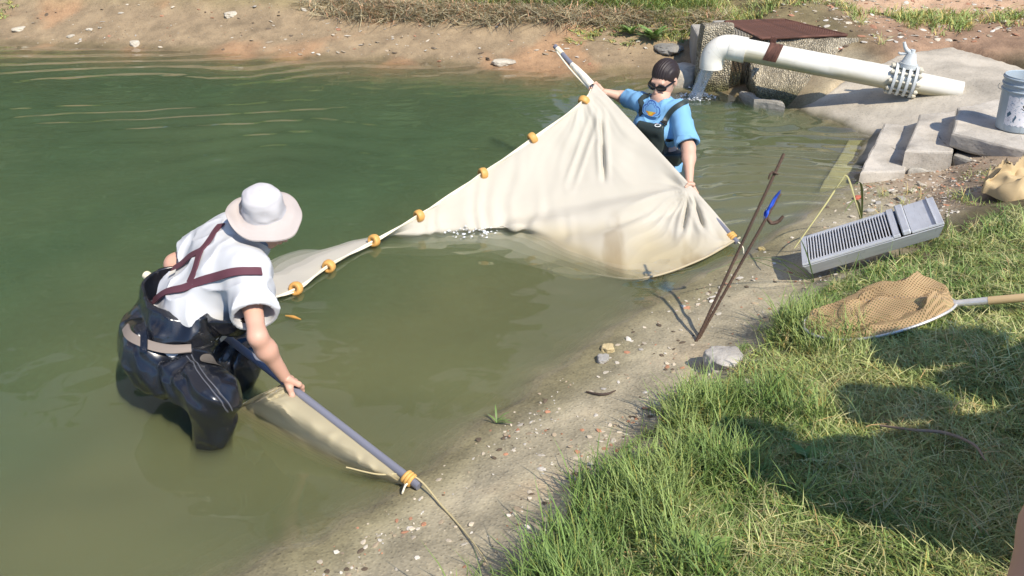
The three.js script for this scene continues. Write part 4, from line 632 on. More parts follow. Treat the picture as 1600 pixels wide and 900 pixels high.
  const shirt = (x, y, z) => { let d = smin(sb(x, y, z), sl(x, y, z), 0.03) - 0.006 - wk(x, y, z); if (Math.hypot(x - ER.x, y - ER.y, z - ER.z) < 0.19) d = smax(d, pR(x, y, z), 0.005); if (Math.hypot(x - EL.x, y - EL.y, z - EL.z) < 0.19) d = smax(d, pL(x, y, z), 0.005); return Math.max(d, -hollow(x, y, z), cutN(x, y, z)); };
  const blue = std(col(0.19, 0.42, 0.68), 0.85, { map: clothTex }), [l2, h2] = bounds([SR, SL, ER, EL, mv(W, up, -0.1), Nk], 0.14), sh = partW(me, 'shirt', nets(shirt, l2, h2, 0.0085), blue);
  const onto = (p, name, g, m) => { g.translate(-me.position.x, -me.position.y, -me.position.z); return part(p, name, g, m); };
  // round print on the chest: blue ring with lettering over an orange and yellow sun
  const cv = document.createElement('canvas'); cv.width = cv.height = 256; const g = cv.getContext('2d');
  g.fillStyle = '#7cb4e6'; g.fillRect(0, 0, 256, 256); g.fillStyle = '#7cb4e6'; g.beginPath(); g.arc(128, 128, 118, 0, 7); g.fill();
  g.strokeStyle = '#1c3d9c'; g.lineWidth = 12; g.beginPath(); g.arc(128, 128, 116, 0, 7); g.stroke(); g.lineWidth = 5; g.beginPath(); g.arc(128, 128, 78, 0, 7); g.stroke();
  g.fillStyle = '#f0a01c'; g.beginPath(); g.arc(128, 142, 66, 0, Math.PI); g.fill(); g.fillStyle = '#f6d64a'; g.beginPath(); g.arc(128, 142, 40, 0, Math.PI); g.fill();
  g.fillStyle = '#1c3d9c'; for (let i = 0; i < 7; i++) { g.save(); g.translate(128, 128); g.rotate((i - 3) * 0.36); g.fillRect(-9, -106, 5, 20); g.fillRect(-9, -106 + 8 * (i % 3), 16, 5); g.restore(); }
  const t = new THREE.CanvasTexture(cv); t.colorSpace = THREE.SRGBColorSpace;
  onto(sh, 'print', patch(sb, hitSolid(sb, 1020, 171, 5.9), up, 0.125, 0.125, 0.0235, 16, 16, true), std(col(0.8, 0.8, 0.8), 0.85, { map: t }));
  // waders with a bib
  const wb = bones([cap(mv(P, lat, 0.08), mv(P, lat, -0.08), 0.145), cap(mv(W, lat, 0.06, up, 0.02), mv(W, lat, -0.06, up, 0.02), 0.135), cap(mv(C, up, -0.13, lat, 0.06, fw, 0.02), mv(C, up, -0.13, lat, -0.06, fw, 0.02), 0.116), cap(HR, KR, 0.12, 0.095), cap(HL, KL, 0.12, 0.095), cap(KR, AR, 0.09, 0.075), cap(KL, AL, 0.09, 0.075), cap(AR, mv(AR, fw, 0.16, up, -0.03), 0.06, 0.05), cap(AL, mv(AL, fw, 0.16, up, -0.03), 0.06, 0.05)], 0.05), wp = wrinkle(0.008, 11);
  const waders = (x, y, z) => { const q = (x - C.x) * lat.x + (z - C.z) * lat.z, w = (x - C.x) * fw.x + (z - C.z) * fw.z; const bib = sst(0.115, 0.09, Math.abs(q - 0.0)) * sst(-0.01, 0.04, w); return smax(wb(x, y, z) - wp(x, y, z), (y - (C.y - lerp(0.27, 0.085, bib))) * 0.8, 0.012); };
  const grey = phy(col(0.03, 0.045, 0.042), 0.5, { map: scuffTex }), [l4, h4] = bounds([C, P, KR, KL, AR, AL], 0.2), wd = partW(me, 'waders', nets(waders, l4, h4, 0.0095), grey);
  const both = (x, y, z) => Math.min(shirt(x, y, z), waders(x, y, z));
  for (const l of [[[1036, 196], [1044, 181], [1054, 170], [1064, 163], [1073, 158]], [[1000, 180], [1004, 165], [1009, 150], [1015, 139]]]) partW(me, 'wader_strap', ribbon(both, l.map(([u, v]) => hitSolid(both, u, v, 5.85)), 0.034, 0.006), grey);
  onto(wd, 'buckle', patch(both, hitSolid(both, 1037, 193, 5.85), up, 0.042, 0.03, 0.013, 4, 4), M.dark);
  onto(wd, 'side_buckle', patch(both, hitSolid(both, 1046, 219, 5.85), up, 0.05, 0.02, 0.01, 4, 4), M.dark);
  const cv2 = document.createElement('canvas'); cv2.width = 128; cv2.height = 80; const g2 = cv2.getContext('2d'); g2.fillStyle = '#2c3638'; g2.fillRect(0, 0, 128, 80); g2.strokeStyle = '#e8ece8'; g2.lineWidth = 11; g2.beginPath(); g2.ellipse(66, 44, 42, 22, -0.15, 0, 7); g2.stroke(); g2.strokeStyle = '#b03028'; g2.lineWidth = 8; g2.beginPath(); g2.moveTo(18, 22); g2.lineTo(56, 12); g2.stroke();
  const t2 = new THREE.CanvasTexture(cv2); t2.colorSpace = THREE.SRGBColorSpace; onto(wd, 'emblem', patch(waders, hitSolid(waders, 1028, 196, 5.85), up, 0.055, 0.034, 0.003, 6, 6), std(col(1, 1, 1), 0.6, { map: t2 }));
  // hair drawn back, dark glasses, lips
  partW(me, 'hair', nets((x, y, z) => Math.min(smin(Math.max(ell([0, 0.036, -0.022], [0.081, 0.094, 0.101])(x, y, z), -(0.8 * y - 0.6 * z + 0.004)), ell([0, -0.005, -0.122], [0.036, 0.04, 0.036])(x, y, z), 0.02), 9) + 0.0016 * Math.sin(x * 420 + 60 * z) + 0.002 * vn3(x * 22, y * 30, z * 22), V(-0.1, -0.11, -0.17), V(0.1, 0.15, 0.12), 0.0045).applyMatrix4(HF.m), phy(col(0.022, 0.014, 0.014), 0.55));
  const gl = bones([cap(V(-0.012, 0.008, 0.102), V(0.012, 0.008, 0.102), 0.005), cap(V(-0.064, 0.012, 0.078), V(-0.079, 0.008, 0.0), 0.006), cap(V(0.064, 0.012, 0.078), V(0.079, 0.008, 0.0), 0.006)], 0.006), lens = [-1, 1].map((s) => { const e = ell([0, 0, 0], [0.034, 0.025, 0.009]); return (x, y, z) => { const q = x - s * 0.036, w = z - 0.096 + 0.25 * s * q; return e(q, y - 0.002, w); }; });
  partW(me, 'sunglasses', nets((x, y, z) => smin(gl(x, y, z), Math.min(lens[0](x, y, z), lens[1](x, y, z)), 0.006), V(-0.09, -0.04, -0.02), V(0.09, 0.04, 0.12), 0.0032).applyMatrix4(HF.m), phy(col(0.012, 0.01, 0.012), 0.12));
  partW(me, 'lips', nets(bones([cap(V(-0.017, -0.0545, 0.0855), V(0.017, -0.0545, 0.0855), 0.006), cap(V(-0.012, -0.061, 0.0855), V(0.012, -0.061, 0.0855), 0.006)], 0.004), V(-0.03, -0.075, 0.07), V(0.03, -0.04, 0.1), 0.002).applyMatrix4(HF.m), std(col(0.42, 0.15, 0.13), 0.5));
}

// ---------------------------------------------------------------- things on the bank
{ // grading box: slotted top and solid end
  const o = thing('grading_box', 'grey metal fish grading box with a slotted top lying on the bank', 'grading box', at(1253, 413, 4.71));
  const FL = at(1253, 413, 4.71), BL = at(1250, 371, 5.02), dz = BL.clone().sub(FL), FR = (() => { let b = 0, bd = 9; for (let t = 4.2; t < 5.2; t += 0.005) { const k = Math.abs(at(1475, 347, t).sub(FL).normalize().dot(dz)); if (k < bd) { bd = k; b = t; } } return at(1475, 347, b); })(), q = (u, v) => mix3(mix3(FL, FR, u), mix3(BL, FR.clone().add(BL).sub(FL), u), v);
  const X = FR.clone().sub(FL).normalize(), Z = BL.clone().sub(FL).normalize(), Y = Z.clone().cross(X).normalize().multiplyScalar(1); if (Y.y < 0) Y.negate();
  const L = FR.distanceTo(FL), D = BL.distanceTo(FL), bx = (x0, x1, y0, y1, z0, z1, rr = 0.003) => frame(new RoundedBoxGeometry(x1 - x0, y1 - y0, z1 - z0, 2, rr).translate((x0 + x1) / 2, (y0 + y1) / 2, (z0 + z1) / 2), X, Y, X.clone().cross(Y), FL.clone());
  const zs = X.clone().cross(Y).dot(Z) > 0 ? 1 : -1, B = (x0, x1, y0, y1, z0, z1, rr) => zs > 0 ? bx(x0, x1, y0, y1, z0, z1, rr) : bx(x0, x1, y0, y1, -z1, -z0, rr);
  const grey = phy(col(0.6, 0.63, 0.67), 0.36, { map: scuffTex, metalness: 0.12 }), barM = phy(col(0.75, 0.77, 0.8), 0.35, { metalness: 0.35 }), xs = 0.045 * L, xe = 0.655 * L;
  partW(o, 'end_strip', B(0, xs, -0.012, 0, 0, D), grey);
  partW(o, 'front_rail', B(xs, xe, -0.014, -0.001, 0, 0.03), grey); partW(o, 'back_rail', B(xs, xe, -0.014, -0.001, D - 0.03, D), grey);
  for (let i = 0; i < 28; i++) { const x = lerp(xs + 0.008, xe - 0.012, i / 27); partW(o, 'bar', B(x - 0.003, x + 0.003, -0.032, 0.001, 0.03, D - 0.03, 0.002), barM); }
  partW(o, 'ridge', B(xe, xe + 0.035, -0.012, 0.006, 0, D, 0.004), grey); partW(o, 'ridge', B(xe + 0.045, xe + 0.085, -0.012, 0.016, 0, D, 0.008), grey);
  partW(o, 'cover_panel', B(xe + 0.087, L, -0.012, 0, 0, D), grey);
  partW(o, 'stiffener', B(xe + 0.2, xe + 0.206, 0, 0.01, 0, D, 0.002), grey);
  // sides taper inwards below the top
  const side = (a, b, c, d) => { const t = 0.006, n = b.clone().sub(a).cross(d.clone().sub(a)).normalize().multiplyScalar(t); const g = []; const P = [a, b, c, d], Q = P.map((p) => p.clone().add(n)); const quad = (w, x, y, z) => g.push(gridGeo(1, 1, (u, v) => mix3(mix3(w, x, u), mix3(z, y, u), v))); quad(...P); quad(...Q); for (let i = 0; i < 4; i++) quad(P[i], P[(i + 1) % 4], Q[(i + 1) % 4], Q[i]); return merge(g); };
  const p = (x, y, z) => mv(FL, X, x, Y, y, Z, z), h = -0.09;
  partW(o, 'side_panel', side(p(0.004, -0.02, 0.003), p(L - 0.004, -0.02, 0.003), p(L - 0.04, h, 0.05), p(0.03, h, 0.05)), grey);
  partW(o, 'side_panel', side(p(0.004, -0.013, D - 0.003), p(L - 0.004, -0.013, D - 0.003), p(L - 0.04, h, D - 0.05), p(0.03, h, D - 0.05)), grey);
  partW(o, 'bottom_panel', side(p(0.03, h + 0.012, 0.05), p(L - 0.04, h + 0.012, 0.05), p(L - 0.04, h + 0.012, D - 0.05), p(0.03, h + 0.012, D - 0.05)), std(col(0.05, 0.05, 0.055), 0.8));
  partW(o, 'end_panel', side(p(0.004, -0.013, 0.003), p(0.004, -0.013, D - 0.003), p(0.03, h, D - 0.05), p(0.03, h, 0.05)), grey);
  partW(o, 'end_panel', side(p(L - 0.004, -0.013, 0.003), p(L - 0.004, -0.013, D - 0.003), p(L - 0.04, h, D - 0.05), p(L - 0.04, h, 0.05)), grey);
}
{ // dip net in the grass
  const A = onGround(1258, 514, 0.06), B = onGround(1494, 474, 0.075), c = mix3(A, B, 0.5), x = B.clone().sub(A).normalize(), y = V(0, 1, 0).addScaledVector(x, -x.y).normalize(), z = x.clone().cross(y), a = A.distanceTo(B) / 2, b = 0.15;
  const o = thing('dip_net', 'tan mesh dip net with a wire hoop lying in the sunny grass', 'dip net', c.clone());
  const hoop = (q) => mv(c, x, a * Math.cos(q) * (1 - 0.12 * Math.sin(q)), z, b * Math.sin(q), y, 0.012 * Math.sin(2 * q));
  partW(o, 'hoop', tube(Array.from({ length: 28 }, (_, i) => hoop(i / 28 * Math.PI * 2)), 0.0065, 140, 8, true), std(col(0.7, 0.7, 0.68), 0.4, { metalness: 0.5 }));
  const bump = (p, q, px_, pz, s, t, h) => h * Math.exp(-(((p - px_) / s) ** 2) - (((q - pz) / t) ** 2));
  const bagH = (p, q) => 0.02 + bump(p, q, 0.25, -0.1, 0.28, 0.28, 0.12) + bump(p, q, 0.14, -0.18, 0.07, 0.1, 0.06) + bump(p, q, -0.06, -0.06, 0.2, 0.12, 0.09) + bump(p, q, -0.26, 0.0, 0.12, 0.1, 0.03) + bump(p, q, 0.36, 0.0, 0.09, 0.16, 0.05);
  const holes = tex(512, (u, v) => { const k = 16, a = (u + v) * k, b = (u - v) * k, f = (q) => Math.abs(q - Math.round(q)); return 0.3 + 0.7 * sst(0.3, 0.16, Math.min(f(a), f(b))); });
  const flatUV = [];
  const bag = gridGeo(150, 60, (u, v) => {
    const q = u * Math.PI * 2, rr = v, hp = hoop(q), p = mix3(c, hp, rr), px_ = p.clone().sub(c).dot(x), pz = p.clone().sub(c).dot(z), e = sst(1, 0.82, rr); flatUV.push(px_ * 4.6, pz * 6.5);
    let hgt = bagH(px_, pz) * e * 0.55 * (0.55 + 0.45 * sst(-0.15, 0.12, px_)); const w = vn2(px_ * 9 + 2, pz * 9);
    hgt += e * (0.055 * (0.4 + 0.6 * sst(-0.3, 0.2, px_)) * Math.pow(1 - Math.abs(vn2(px_ * 3.2 + 0.8 * w, pz * 15 + 5 * px_ + 4)), 4) - 0.02 * Math.pow(1 - Math.abs(vn2(px_ * 4 + 3, pz * 17 - 6 * px_)), 4));
    return mv(p, y, hgt, z, 0.02 * w * e, x, 0.02 * vn2(px_ * 8, pz * 8 + 3) * e);
  });
  bag.setAttribute('uv', new THREE.BufferAttribute(new Float32Array(flatUV), 2));
  partW(o, 'bag', bag, phy(col(0.4, 0.28, 0.15), 0.9, { alphaMap: holes, transparent: true }));
  const h0 = mv(B, x, -0.01), hd = onGround(1612, 464, 0.085).sub(h0).normalize();
  partW(o, 'ferrule', rod(h0, mv(h0, hd, 0.14), 0.0145, 0.0165, 14), std(col(0.72, 0.72, 0.7), 0.35, { metalness: 0.4, map: scuffTex }));
  partW(o, 'handle', rod(mv(h0, hd, 0.13), mv(h0, hd, 1.25), 0.0175, 0.0175, 14), std(col(0.62, 0.46, 0.25), 0.6, { map: scuffTex }));
}
{ // two rusty rods stuck in the mud
  const b1 = onGround(1088, 533), t1 = at(1225, 240, 4.16), d1 = t1.clone().sub(b1).normalize(), o = thing('steel_rod', 'longer rusty steel rod leaning over the shore, bare to its tip', 'steel rod', b1.clone());
  const rib = (p0, p1, r) => { const d = p1.clone().sub(p0), n = Math.round(d.length() / 0.02), g = [rod(p0, p1, r, r, 9)]; for (let i = 1; i < n; i++) g.push(rod(mv(p0, d, i / n - 0.002), mv(p0, d, i / n + 0.002), r + 0.0011, r + 0.0011, 9)); return merge(g); };
  partW(o, 'shaft', rib(mv(b1, d1, -0.1), t1, 0.0068), M.rustRod);
  const k = mv(b1, d1, t1.distanceTo(b1) * 0.9); partW(o, 'wire_tie', merge([new THREE.TorusGeometry(0.013, 0.005, 6, 12).applyQuaternion(new THREE.Quaternion().setFromUnitVectors(V(0, 0, 1), d1)).translate(k.x, k.y, k.z), taperTube([k, mv(k, V(-1, 0, 0.3), 0.02), mv(k, d1, -0.03, V(-1, 0, 0.2), 0.018)], [0.007, 0.006, 0.004], 6)]), M.rustRod);
  const b2 = onGround(1092, 529), t2 = at(1219, 302, 4.24), d2 = t2.clone().sub(b2).normalize(), p = thing('steel_rod', 'shorter rusty rod leaning beside the longer one, with a hook and blue tape', 'steel rod', b2.clone());
  partW(p, 'shaft', rib(mv(b2, d2, -0.1), t2, 0.0068), M.rustRod);
  const hk = mv(b2, d2, t2.distanceTo(b2) * 0.84); partW(p, 'hook', taperTube([hk, mv(hk, V(1, 0, 0), 0.025, V(0, -1, 0), 0.03), mv(hk, V(1, 0, 0), 0.055, V(0, -1, 0), 0.022), mv(hk, V(1, 0, 0), 0.075, V(0, 1, 0), 0.005)], [0.008, 0.009, 0.009, 0.007], 8), M.rustRod);
  const tp = mv(b2, d2, t2.distanceTo(b2) * 0.93), side = V(-0.8, -0.5, 0.3).normalize();
  partW(p, 'blue_tape', merge([0, 1, 2].map((i) => gridGeo(8, 14, (u, v) => mv(tp, d2, lerp(-0.06, 0.05, u) + 0.012 * i, side, 0.008 + (0.01 + 0.026 * v) * (0.4 + 0.6 * Math.sin(Math.PI * u)) + 0.006 * Math.sin(v * 9 + i * 2), V(0, 0, 1), 0.012 * Math.cos(v * 5 + i) + 0.006 * Math.sin(u * 12 + i))))), std(col(0.02, 0.09, 0.55), 0.5));
}
{ // sack at the right edge
  const c = onGround(1606, 296), o = thing('cloth_sack', 'crumpled tan cloth sack half out of frame below the concrete slab', 'sack', c.clone());
  partW(o, 'cloth', gridGeo(70, 50, (u, v) => { const q = u * Math.PI * 2, rr = Math.sin(v * Math.PI / 2), x = Math.cos(q) * rr, z = Math.sin(q) * rr, r = Math.pow(1 - Math.abs(vn2(x * 2.6 + 4, z * 2.6)), 3); const h = 0.17 * Math.cos(v * Math.PI / 2) ** 0.8 * (0.75 + 0.45 * r + 0.25 * vn2(x * 5, z * 5 + 2)); return V(c.x + x * 0.26 + 0.03 * vn2(x * 4, z * 4 + 7), c.y - 0.02 + h, c.z + z * 0.2 + 0.03 * vn2(x * 4 + 5, z * 4)); }), std(col(0.56, 0.43, 0.24), 0.9, { map: clothTex, bumpMap: clothBump, bumpScale: 0.006 }));
}
function stone(label, u, v, size, color, seed, flat = 0.6, name = 'stone', cat = 'stone', sink = 0.25, group) {
  const c = onGround(u, v), g = new THREE.IcosahedronGeometry(1, 12), p = g.attributes.position, r = rng(seed), ry = r() * 6.28, [sx, sz] = [size * (0.85 + 0.3 * r()), size * (0.6 + 0.25 * r())];
  for (let i = 0; i < p.count; i++) { let x = p.getX(i), y = p.getY(i), z = p.getZ(i); const k = 1 + 0.3 * vn3(x * 1.3 + seed, y * 1.3, z * 1.3) + 0.1 * vn3(x * 3.5, y * 3.5 + seed, z * 3.5) + 0.04 * vn3(x * 9, y * 9, z * 9 + seed); x *= k; y *= k; z *= k; y = y > 0.45 ? 0.45 + (y - 0.45) * 0.35 : y; p.setXYZ(i, x * sx, y * size * flat, z * sz); }
  g.rotateY(ry); g.translate(c.x, c.y + size * flat * (0.5 - sink), c.z); g.deleteAttribute('normal'); const m = mergeV(g); whole(name, label, cat, boxUV(m, 0.5), std(color, 0.92, { map: concTex, bumpMap: concBump, bumpScale: 0.006 }), group);
}
function mergeV(g) { const p = g.attributes.position, map = new Map(), pos = [], idx = []; for (let i = 0; i < p.count; i++) { const k = [p.getX(i), p.getY(i), p.getZ(i)].map((q) => Math.round(q * 1e5)).join(); if (!map.has(k)) { map.set(k, pos.length / 3); pos.push(p.getX(i), p.getY(i), p.getZ(i)); } idx.push(map.get(k)); } const o = new THREE.BufferGeometry(); o.setAttribute('position', new THREE.BufferAttribute(new Float32Array(pos), 3)); o.setIndex(idx); o.computeVertexNormals(); const n = o.toNonIndexed(); return n; }
const pale = col(0.55, 0.5, 0.4), grey = col(0.4, 0.39, 0.36);
stone('yellowish stone at the near waterline, upper one of a pair', 950, 546, 0.042, col(0.55, 0.45, 0.25), 1);
stone('grey stone at the near waterline, lower one of a pair', 942, 563, 0.042, grey, 2);
stone('large cracked pale rock at the edge of the long grass', 1128, 572, 0.115, col(0.46, 0.44, 0.4), 3, 0.7, 'rock', 'rock');
stone('small yellow stone at the waterline below the tip of her pole', 1190, 390, 0.026, col(0.5, 0.4, 0.18), 4);
stone('flat pale stone on the far bank at the left edge', 31, 46, 0.075, pale, 5, 0.4);
stone('lone upright pale stone on the far bank just above the water, left', 211, 70, 0.062, pale, 6, 0.8);
stone('small pale stone on the far bank above the upright one', 140, 47, 0.04, pale, 7, 0.6);
stone('block of pale stone at the top of the far bank', 361, 25, 0.08, pale, 8, 0.7);
stone('pale stone between the left edge and the upright stone', 111, 57, 0.045, pale, 9, 0.5);
stone('long pale stone at the far waterline above the float line', 788, 99, 0.1, pale, 10, 0.45);
stone('big pale boulder beside the inlet box behind the woman', 1066, 131, 0.19, col(0.56, 0.52, 0.44), 11, 1.1, 'boulder', 'boulder');
stone('flat grey rock on the far bank left of the inlet box', 1046, 78, 0.17, col(0.3, 0.29, 0.26), 12, 0.35, 'rock', 'rock');
for (const [i, [u, v, s, l]] of [[1408, 312, 0.035, 'larger pale cobble in the middle of the scatter below the upper step'], [1390, 322, 0.03, 'pale cobble nearest the ridge of the grading box'], [1425, 300, 0.04, 'largest cobble below the upper concrete step'], [1372, 318, 0.028, 'grey cobble nearest the red brick piece'], [1440, 290, 0.03, 'pale cobble highest on the earth, right under the upper step'], [1398, 300, 0.024, 'small pale cobble at the foot of the lower dry step'], [1360, 330, 0.03, 'grey cobble just behind the slotted part of the grading box'], [1332, 340, 0.024, 'leftmost of the pale cobbles, below the red brick piece']].entries()) stone(l, u, v, s, i % 3 ? pale : grey, 20 + i, 0.6, 'cobble', 'cobble', 0.3, 'pale cobbles below the steps');
stone('piece of red brick on the earth below the steps', 1340, 310, 0.035, col(0.45, 0.13, 0.08), 40, 0.5, 'brick_piece', 'brick');
// sticks, straws, reeds
const straw = std(col(0.55, 0.47, 0.26), 0.8), twigM = std(col(0.07, 0.05, 0.04), 0.9);
const stick = (name, label, cat, pts, radii, m) => whole(name, label, cat, taperTube(pts, radii, 6), m);
stick('straw', 'long pale straw reaching from the pole end across the wet mud', 'straw', [mv(onY(541, 730, 0.03)), onY(590, 741, 0.035), mv(onGround(645, 758), V(0, 1, 0), 0.045), onGround(690, 790, 0.012), onGround(735, 842, 0.012), onGround(772, 895, 0.02)], [0.003, 0.0035, 0.004, 0.004, 0.003, 0.002], straw);
stick('twig', 'dark curved twig on the mud near the two stones', 'twig', [onGround(916, 612, 0.006), onGround(938, 616, 0.008), onGround(950, 615, 0.008), onGround(962, 610, 0.01)], [0.004, 0.006, 0.006, 0.003], twigM);
stick('branch', 'thin bare branch in the shaded grass at the right', 'branch', [onGround(1376, 665, 0.05), onGround(1430, 672, 0.06), onGround(1475, 676, 0.05), onGround(1520, 694, 0.05), onGround(1540, 720, 0.05)], [0.004, 0.005, 0.006, 0.005, 0.002], std(col(0.3, 0.22, 0.16), 0.9));
{
  const b = onGround(1346, 352), o = thing('reed', 'dry reed bent over to the water beside the grading box', 'reed', b.clone()), k = at(1322, 274, 4.75), e = at(1241, 388, 4.8);
  partW(o, 'stem', taperTube([b, at(1338, 320, 4.78), k, mv(k, V(-0.02, -0.03, 0)), mix3(k, e, 0.4), e], [0.005, 0.004, 0.0045, 0.0045, 0.0045, 0.003], 6), std(col(0.48, 0.45, 0.2), 0.8));
  for (const [u, v, t] of [[1318, 335, 4.7], [1334, 290, 4.85]]) { const q = at(u, v, t); partW(o, 'leaf', gridGeo(2, 10, (a, s) => mv(mix3(b, q, s), V(0, 1, 0), 0.12 * Math.sin(s * Math.PI), V(1, 0, 0.4), (a - 0.5) * 0.012 * Math.sin(Math.PI * (0.15 + 0.85 * s)))), std(col(0.16, 0.22, 0.06), 0.7)); }
}
{
  const b = onGround(1272, 441), o = thing('long_leaf_plant', 'green plant with long arching leaves hanging over the mud by the box', 'plant', b.clone());
  for (const [u1, v1, u2, v2, w] of [[1205, 402, 1103, 428, 0.014], [1190, 404, 1135, 424, 0.012], [1215, 420, 1170, 402, 0.01], [1262, 400, 1250, 372, 0.012], [1240, 425, 1215, 400, 0.01]]) { const m = at(u1, v1, 4.62), e = at(u2, v2, 4.62), cv = new THREE.QuadraticBezierCurve3(b, m.clone().multiplyScalar(2).sub(mix3(b, e, 0.5)), e); partW(o, 'leaf', gridGeo(2, 16, (a, s) => mv(cv.getPoint(s), V(0.3, 0.5, 0.8), (a - 0.5) * w * Math.pow(Math.sin(Math.PI * (0.12 + 0.87 * s)), 0.6), V(0, -1, 0), 0.004 * Math.abs(a - 0.5))), phy(col(0.2, 0.33, 0.1), 0.6, { transmission: 0.3, thickness: 0 })); }
}
function leafy(name, label, u, v, n, len, w, color, seed, group) {
  const b = onGround(u, v), o = thing(name, label, 'plant', b.clone(), group), r = rng(seed), m = phy(color, 0.6, { transmission: 0.3, thickness: 0 });
  for (let i = 0; i < n; i++) { const q = r() * 6.28, L = len * (0.6 + 0.6 * r()), el = 0.35 + 0.8 * r(), d = V(Math.cos(q), 0, Math.sin(q)), s = V(-d.z, 0, d.x); partW(o, 'leaf', gridGeo(4, 8, (a, t) => mv(b, d, L * t * Math.cos(el * (1 - 0.5 * t)), V(0, 1, 0), 0.01 + L * Math.sin(el) * t * (1.25 - 0.55 * t) + 0.15 * w * Math.abs(a - 0.5), s, (a - 0.5) * w * Math.pow(Math.sin(Math.PI * clamp(0.05 + 0.95 * t, 0, 1)), 0.7))), m); }
}
leafy('weed', 'broad-leaved green weed in the shadow among the grass', 1262, 722, 11, 0.075, 0.03, col(0.1, 0.22, 0.04), 51);
leafy('weed', 'light green broad-leaved weed at the bottom of the picture', 1110, 880, 9, 0.08, 0.035, col(0.2, 0.32, 0.07), 52);
leafy('sprig', 'small green sprig growing at the near waterline', 776, 664, 7, 0.07, 0.008, col(0.18, 0.3, 0.08), 53);
leafy('weed', 'bright green weed on the far bank beside the flat grey rock', 1020, 62, 26, 0.2, 0.05, col(0.2, 0.34, 0.08), 54);
leafy('weed', 'green weed on the far bank above and left of the woman in sunglasses', 985, 55, 18, 0.16, 0.05, col(0.2, 0.32, 0.08), 55);

stick('floating_leaf', 'small orange leaf floating on the water right of the man', 'leaf', [onY(446, 493, 0.002), onY(458, 495, 0.004), onY(470, 499, 0.002)], [0.003, 0.009, 0.003], std(col(0.5, 0.26, 0.06), 0.7));

// ---------------------------------------------------------------- grass, litter, woods
function tuft(n, seed, h, spread, lean, w) {
  const r = rng(seed), pos = [], nor = [], uv = [], colr = [];
  for (let k = 0; k < n; k++) {
    const q = r() * 6.283, R = spread * Math.sqrt(r()), bx = R * Math.cos(q), bz = R * Math.sin(q), H = h * (0.45 + 0.75 * r()), a = r() * 6.283, L = H * lean * (0.3 + r()), dx = Math.cos(a), dz = Math.sin(a), sx = -dz, sz = dx, ww = w * (0.7 + 0.6 * r()), t = 0.75 + 0.5 * r(), y = r() > 0.8 ? 1.5 : 1;
    const P = [0, 0.35, 0.7, 1].map((s) => [bx + dx * L * s * s, H * (s - 0.25 * lean * s * s), bz + dz * L * s * s]), W = [1, 0.9, 0.6, 0].map((s) => s * ww);
    const v = (i, side) => [P[i][0] + sx * W[i] * side, P[i][1], P[i][2] + sz * W[i] * side], push = (p) => { pos.push(...p); nor.push(dx * 0.5, 0.75, dz * 0.5); uv.push(0, 0); colr.push(t * y, t, t * 0.8); };
    for (let i = 0; i < 3; i++) { push(v(i, -1)); push(v(i, 1)); push(v(i + 1, 1)); if (i < 2) { push(v(i, -1)); push(v(i + 1, 1)); push(v(i + 1, -1)); } }
  }
  const g = new THREE.BufferGeometry(); for (const [k, a, m] of [['position', pos, 3], ['uv', uv, 2], ['color', colr, 3]]) g.setAttribute(k, new THREE.BufferAttribute(new Float32Array(a), m)); g.computeVertexNormals(); return g;
}
const bladeM = phy(col(1, 1, 1), 0.65, { vertexColors: true, transmission: 0.22, thickness: 0 });
const dum = new THREE.Object3D();
function scatter(name, geo, mat, list, label) {                        // list: [x, y, z, turn, scale, scaleY, color, tiltX, tiltZ]
  const m = new THREE.InstancedMesh(geo, mat, list.length); m.name = numbered(name); m.userData.kind = 'stuff'; if (label) m.userData.label = label; shade(m);
  list.forEach(([x, y, z, q, s, sy, c, tx = 0, tz = 0], i) => { dum.position.set(x, y, z); dum.rotation.set(tx, q, tz, 'YXZ'); dum.scale.set(s, sy, s); dum.updateMatrix(); m.setMatrixAt(i, dum.matrix); m.setColorAt(i, c); });
  scene.add(m); return m;
}
const inView = (p, mar = 80) => { const t = -(p.z * CP) - (p.y - CAM_H) * SP; if (t < 0.3) return false; const u = 800 + FPX * p.x / t, v = 450 - FPX * ((p.y - CAM_H) * CP - p.z * SP) / t; return u > -mar && u < 1600 + mar && v > -mar && v < 900 + mar * 2.5; };
const lawnEdge = (x, z) => shoreDist(x, z) - 0.74 - 0.1 * sst(-3.2, -2.2, z) - 0.13 * fbm2(x * 2.3, z * 2.3, 3, 0, 33) - 0.35 * sst(-3.9, -5.0, z) * sst(1.2, 2, x);
const open = (x, z) => sst(-4.5, -4.95, z + 0.12 * (x - 2.5) + 0.12 * fbm2(x * 4, z * 4, 2, 0, 34));       // 1 on the trodden earth by the steps
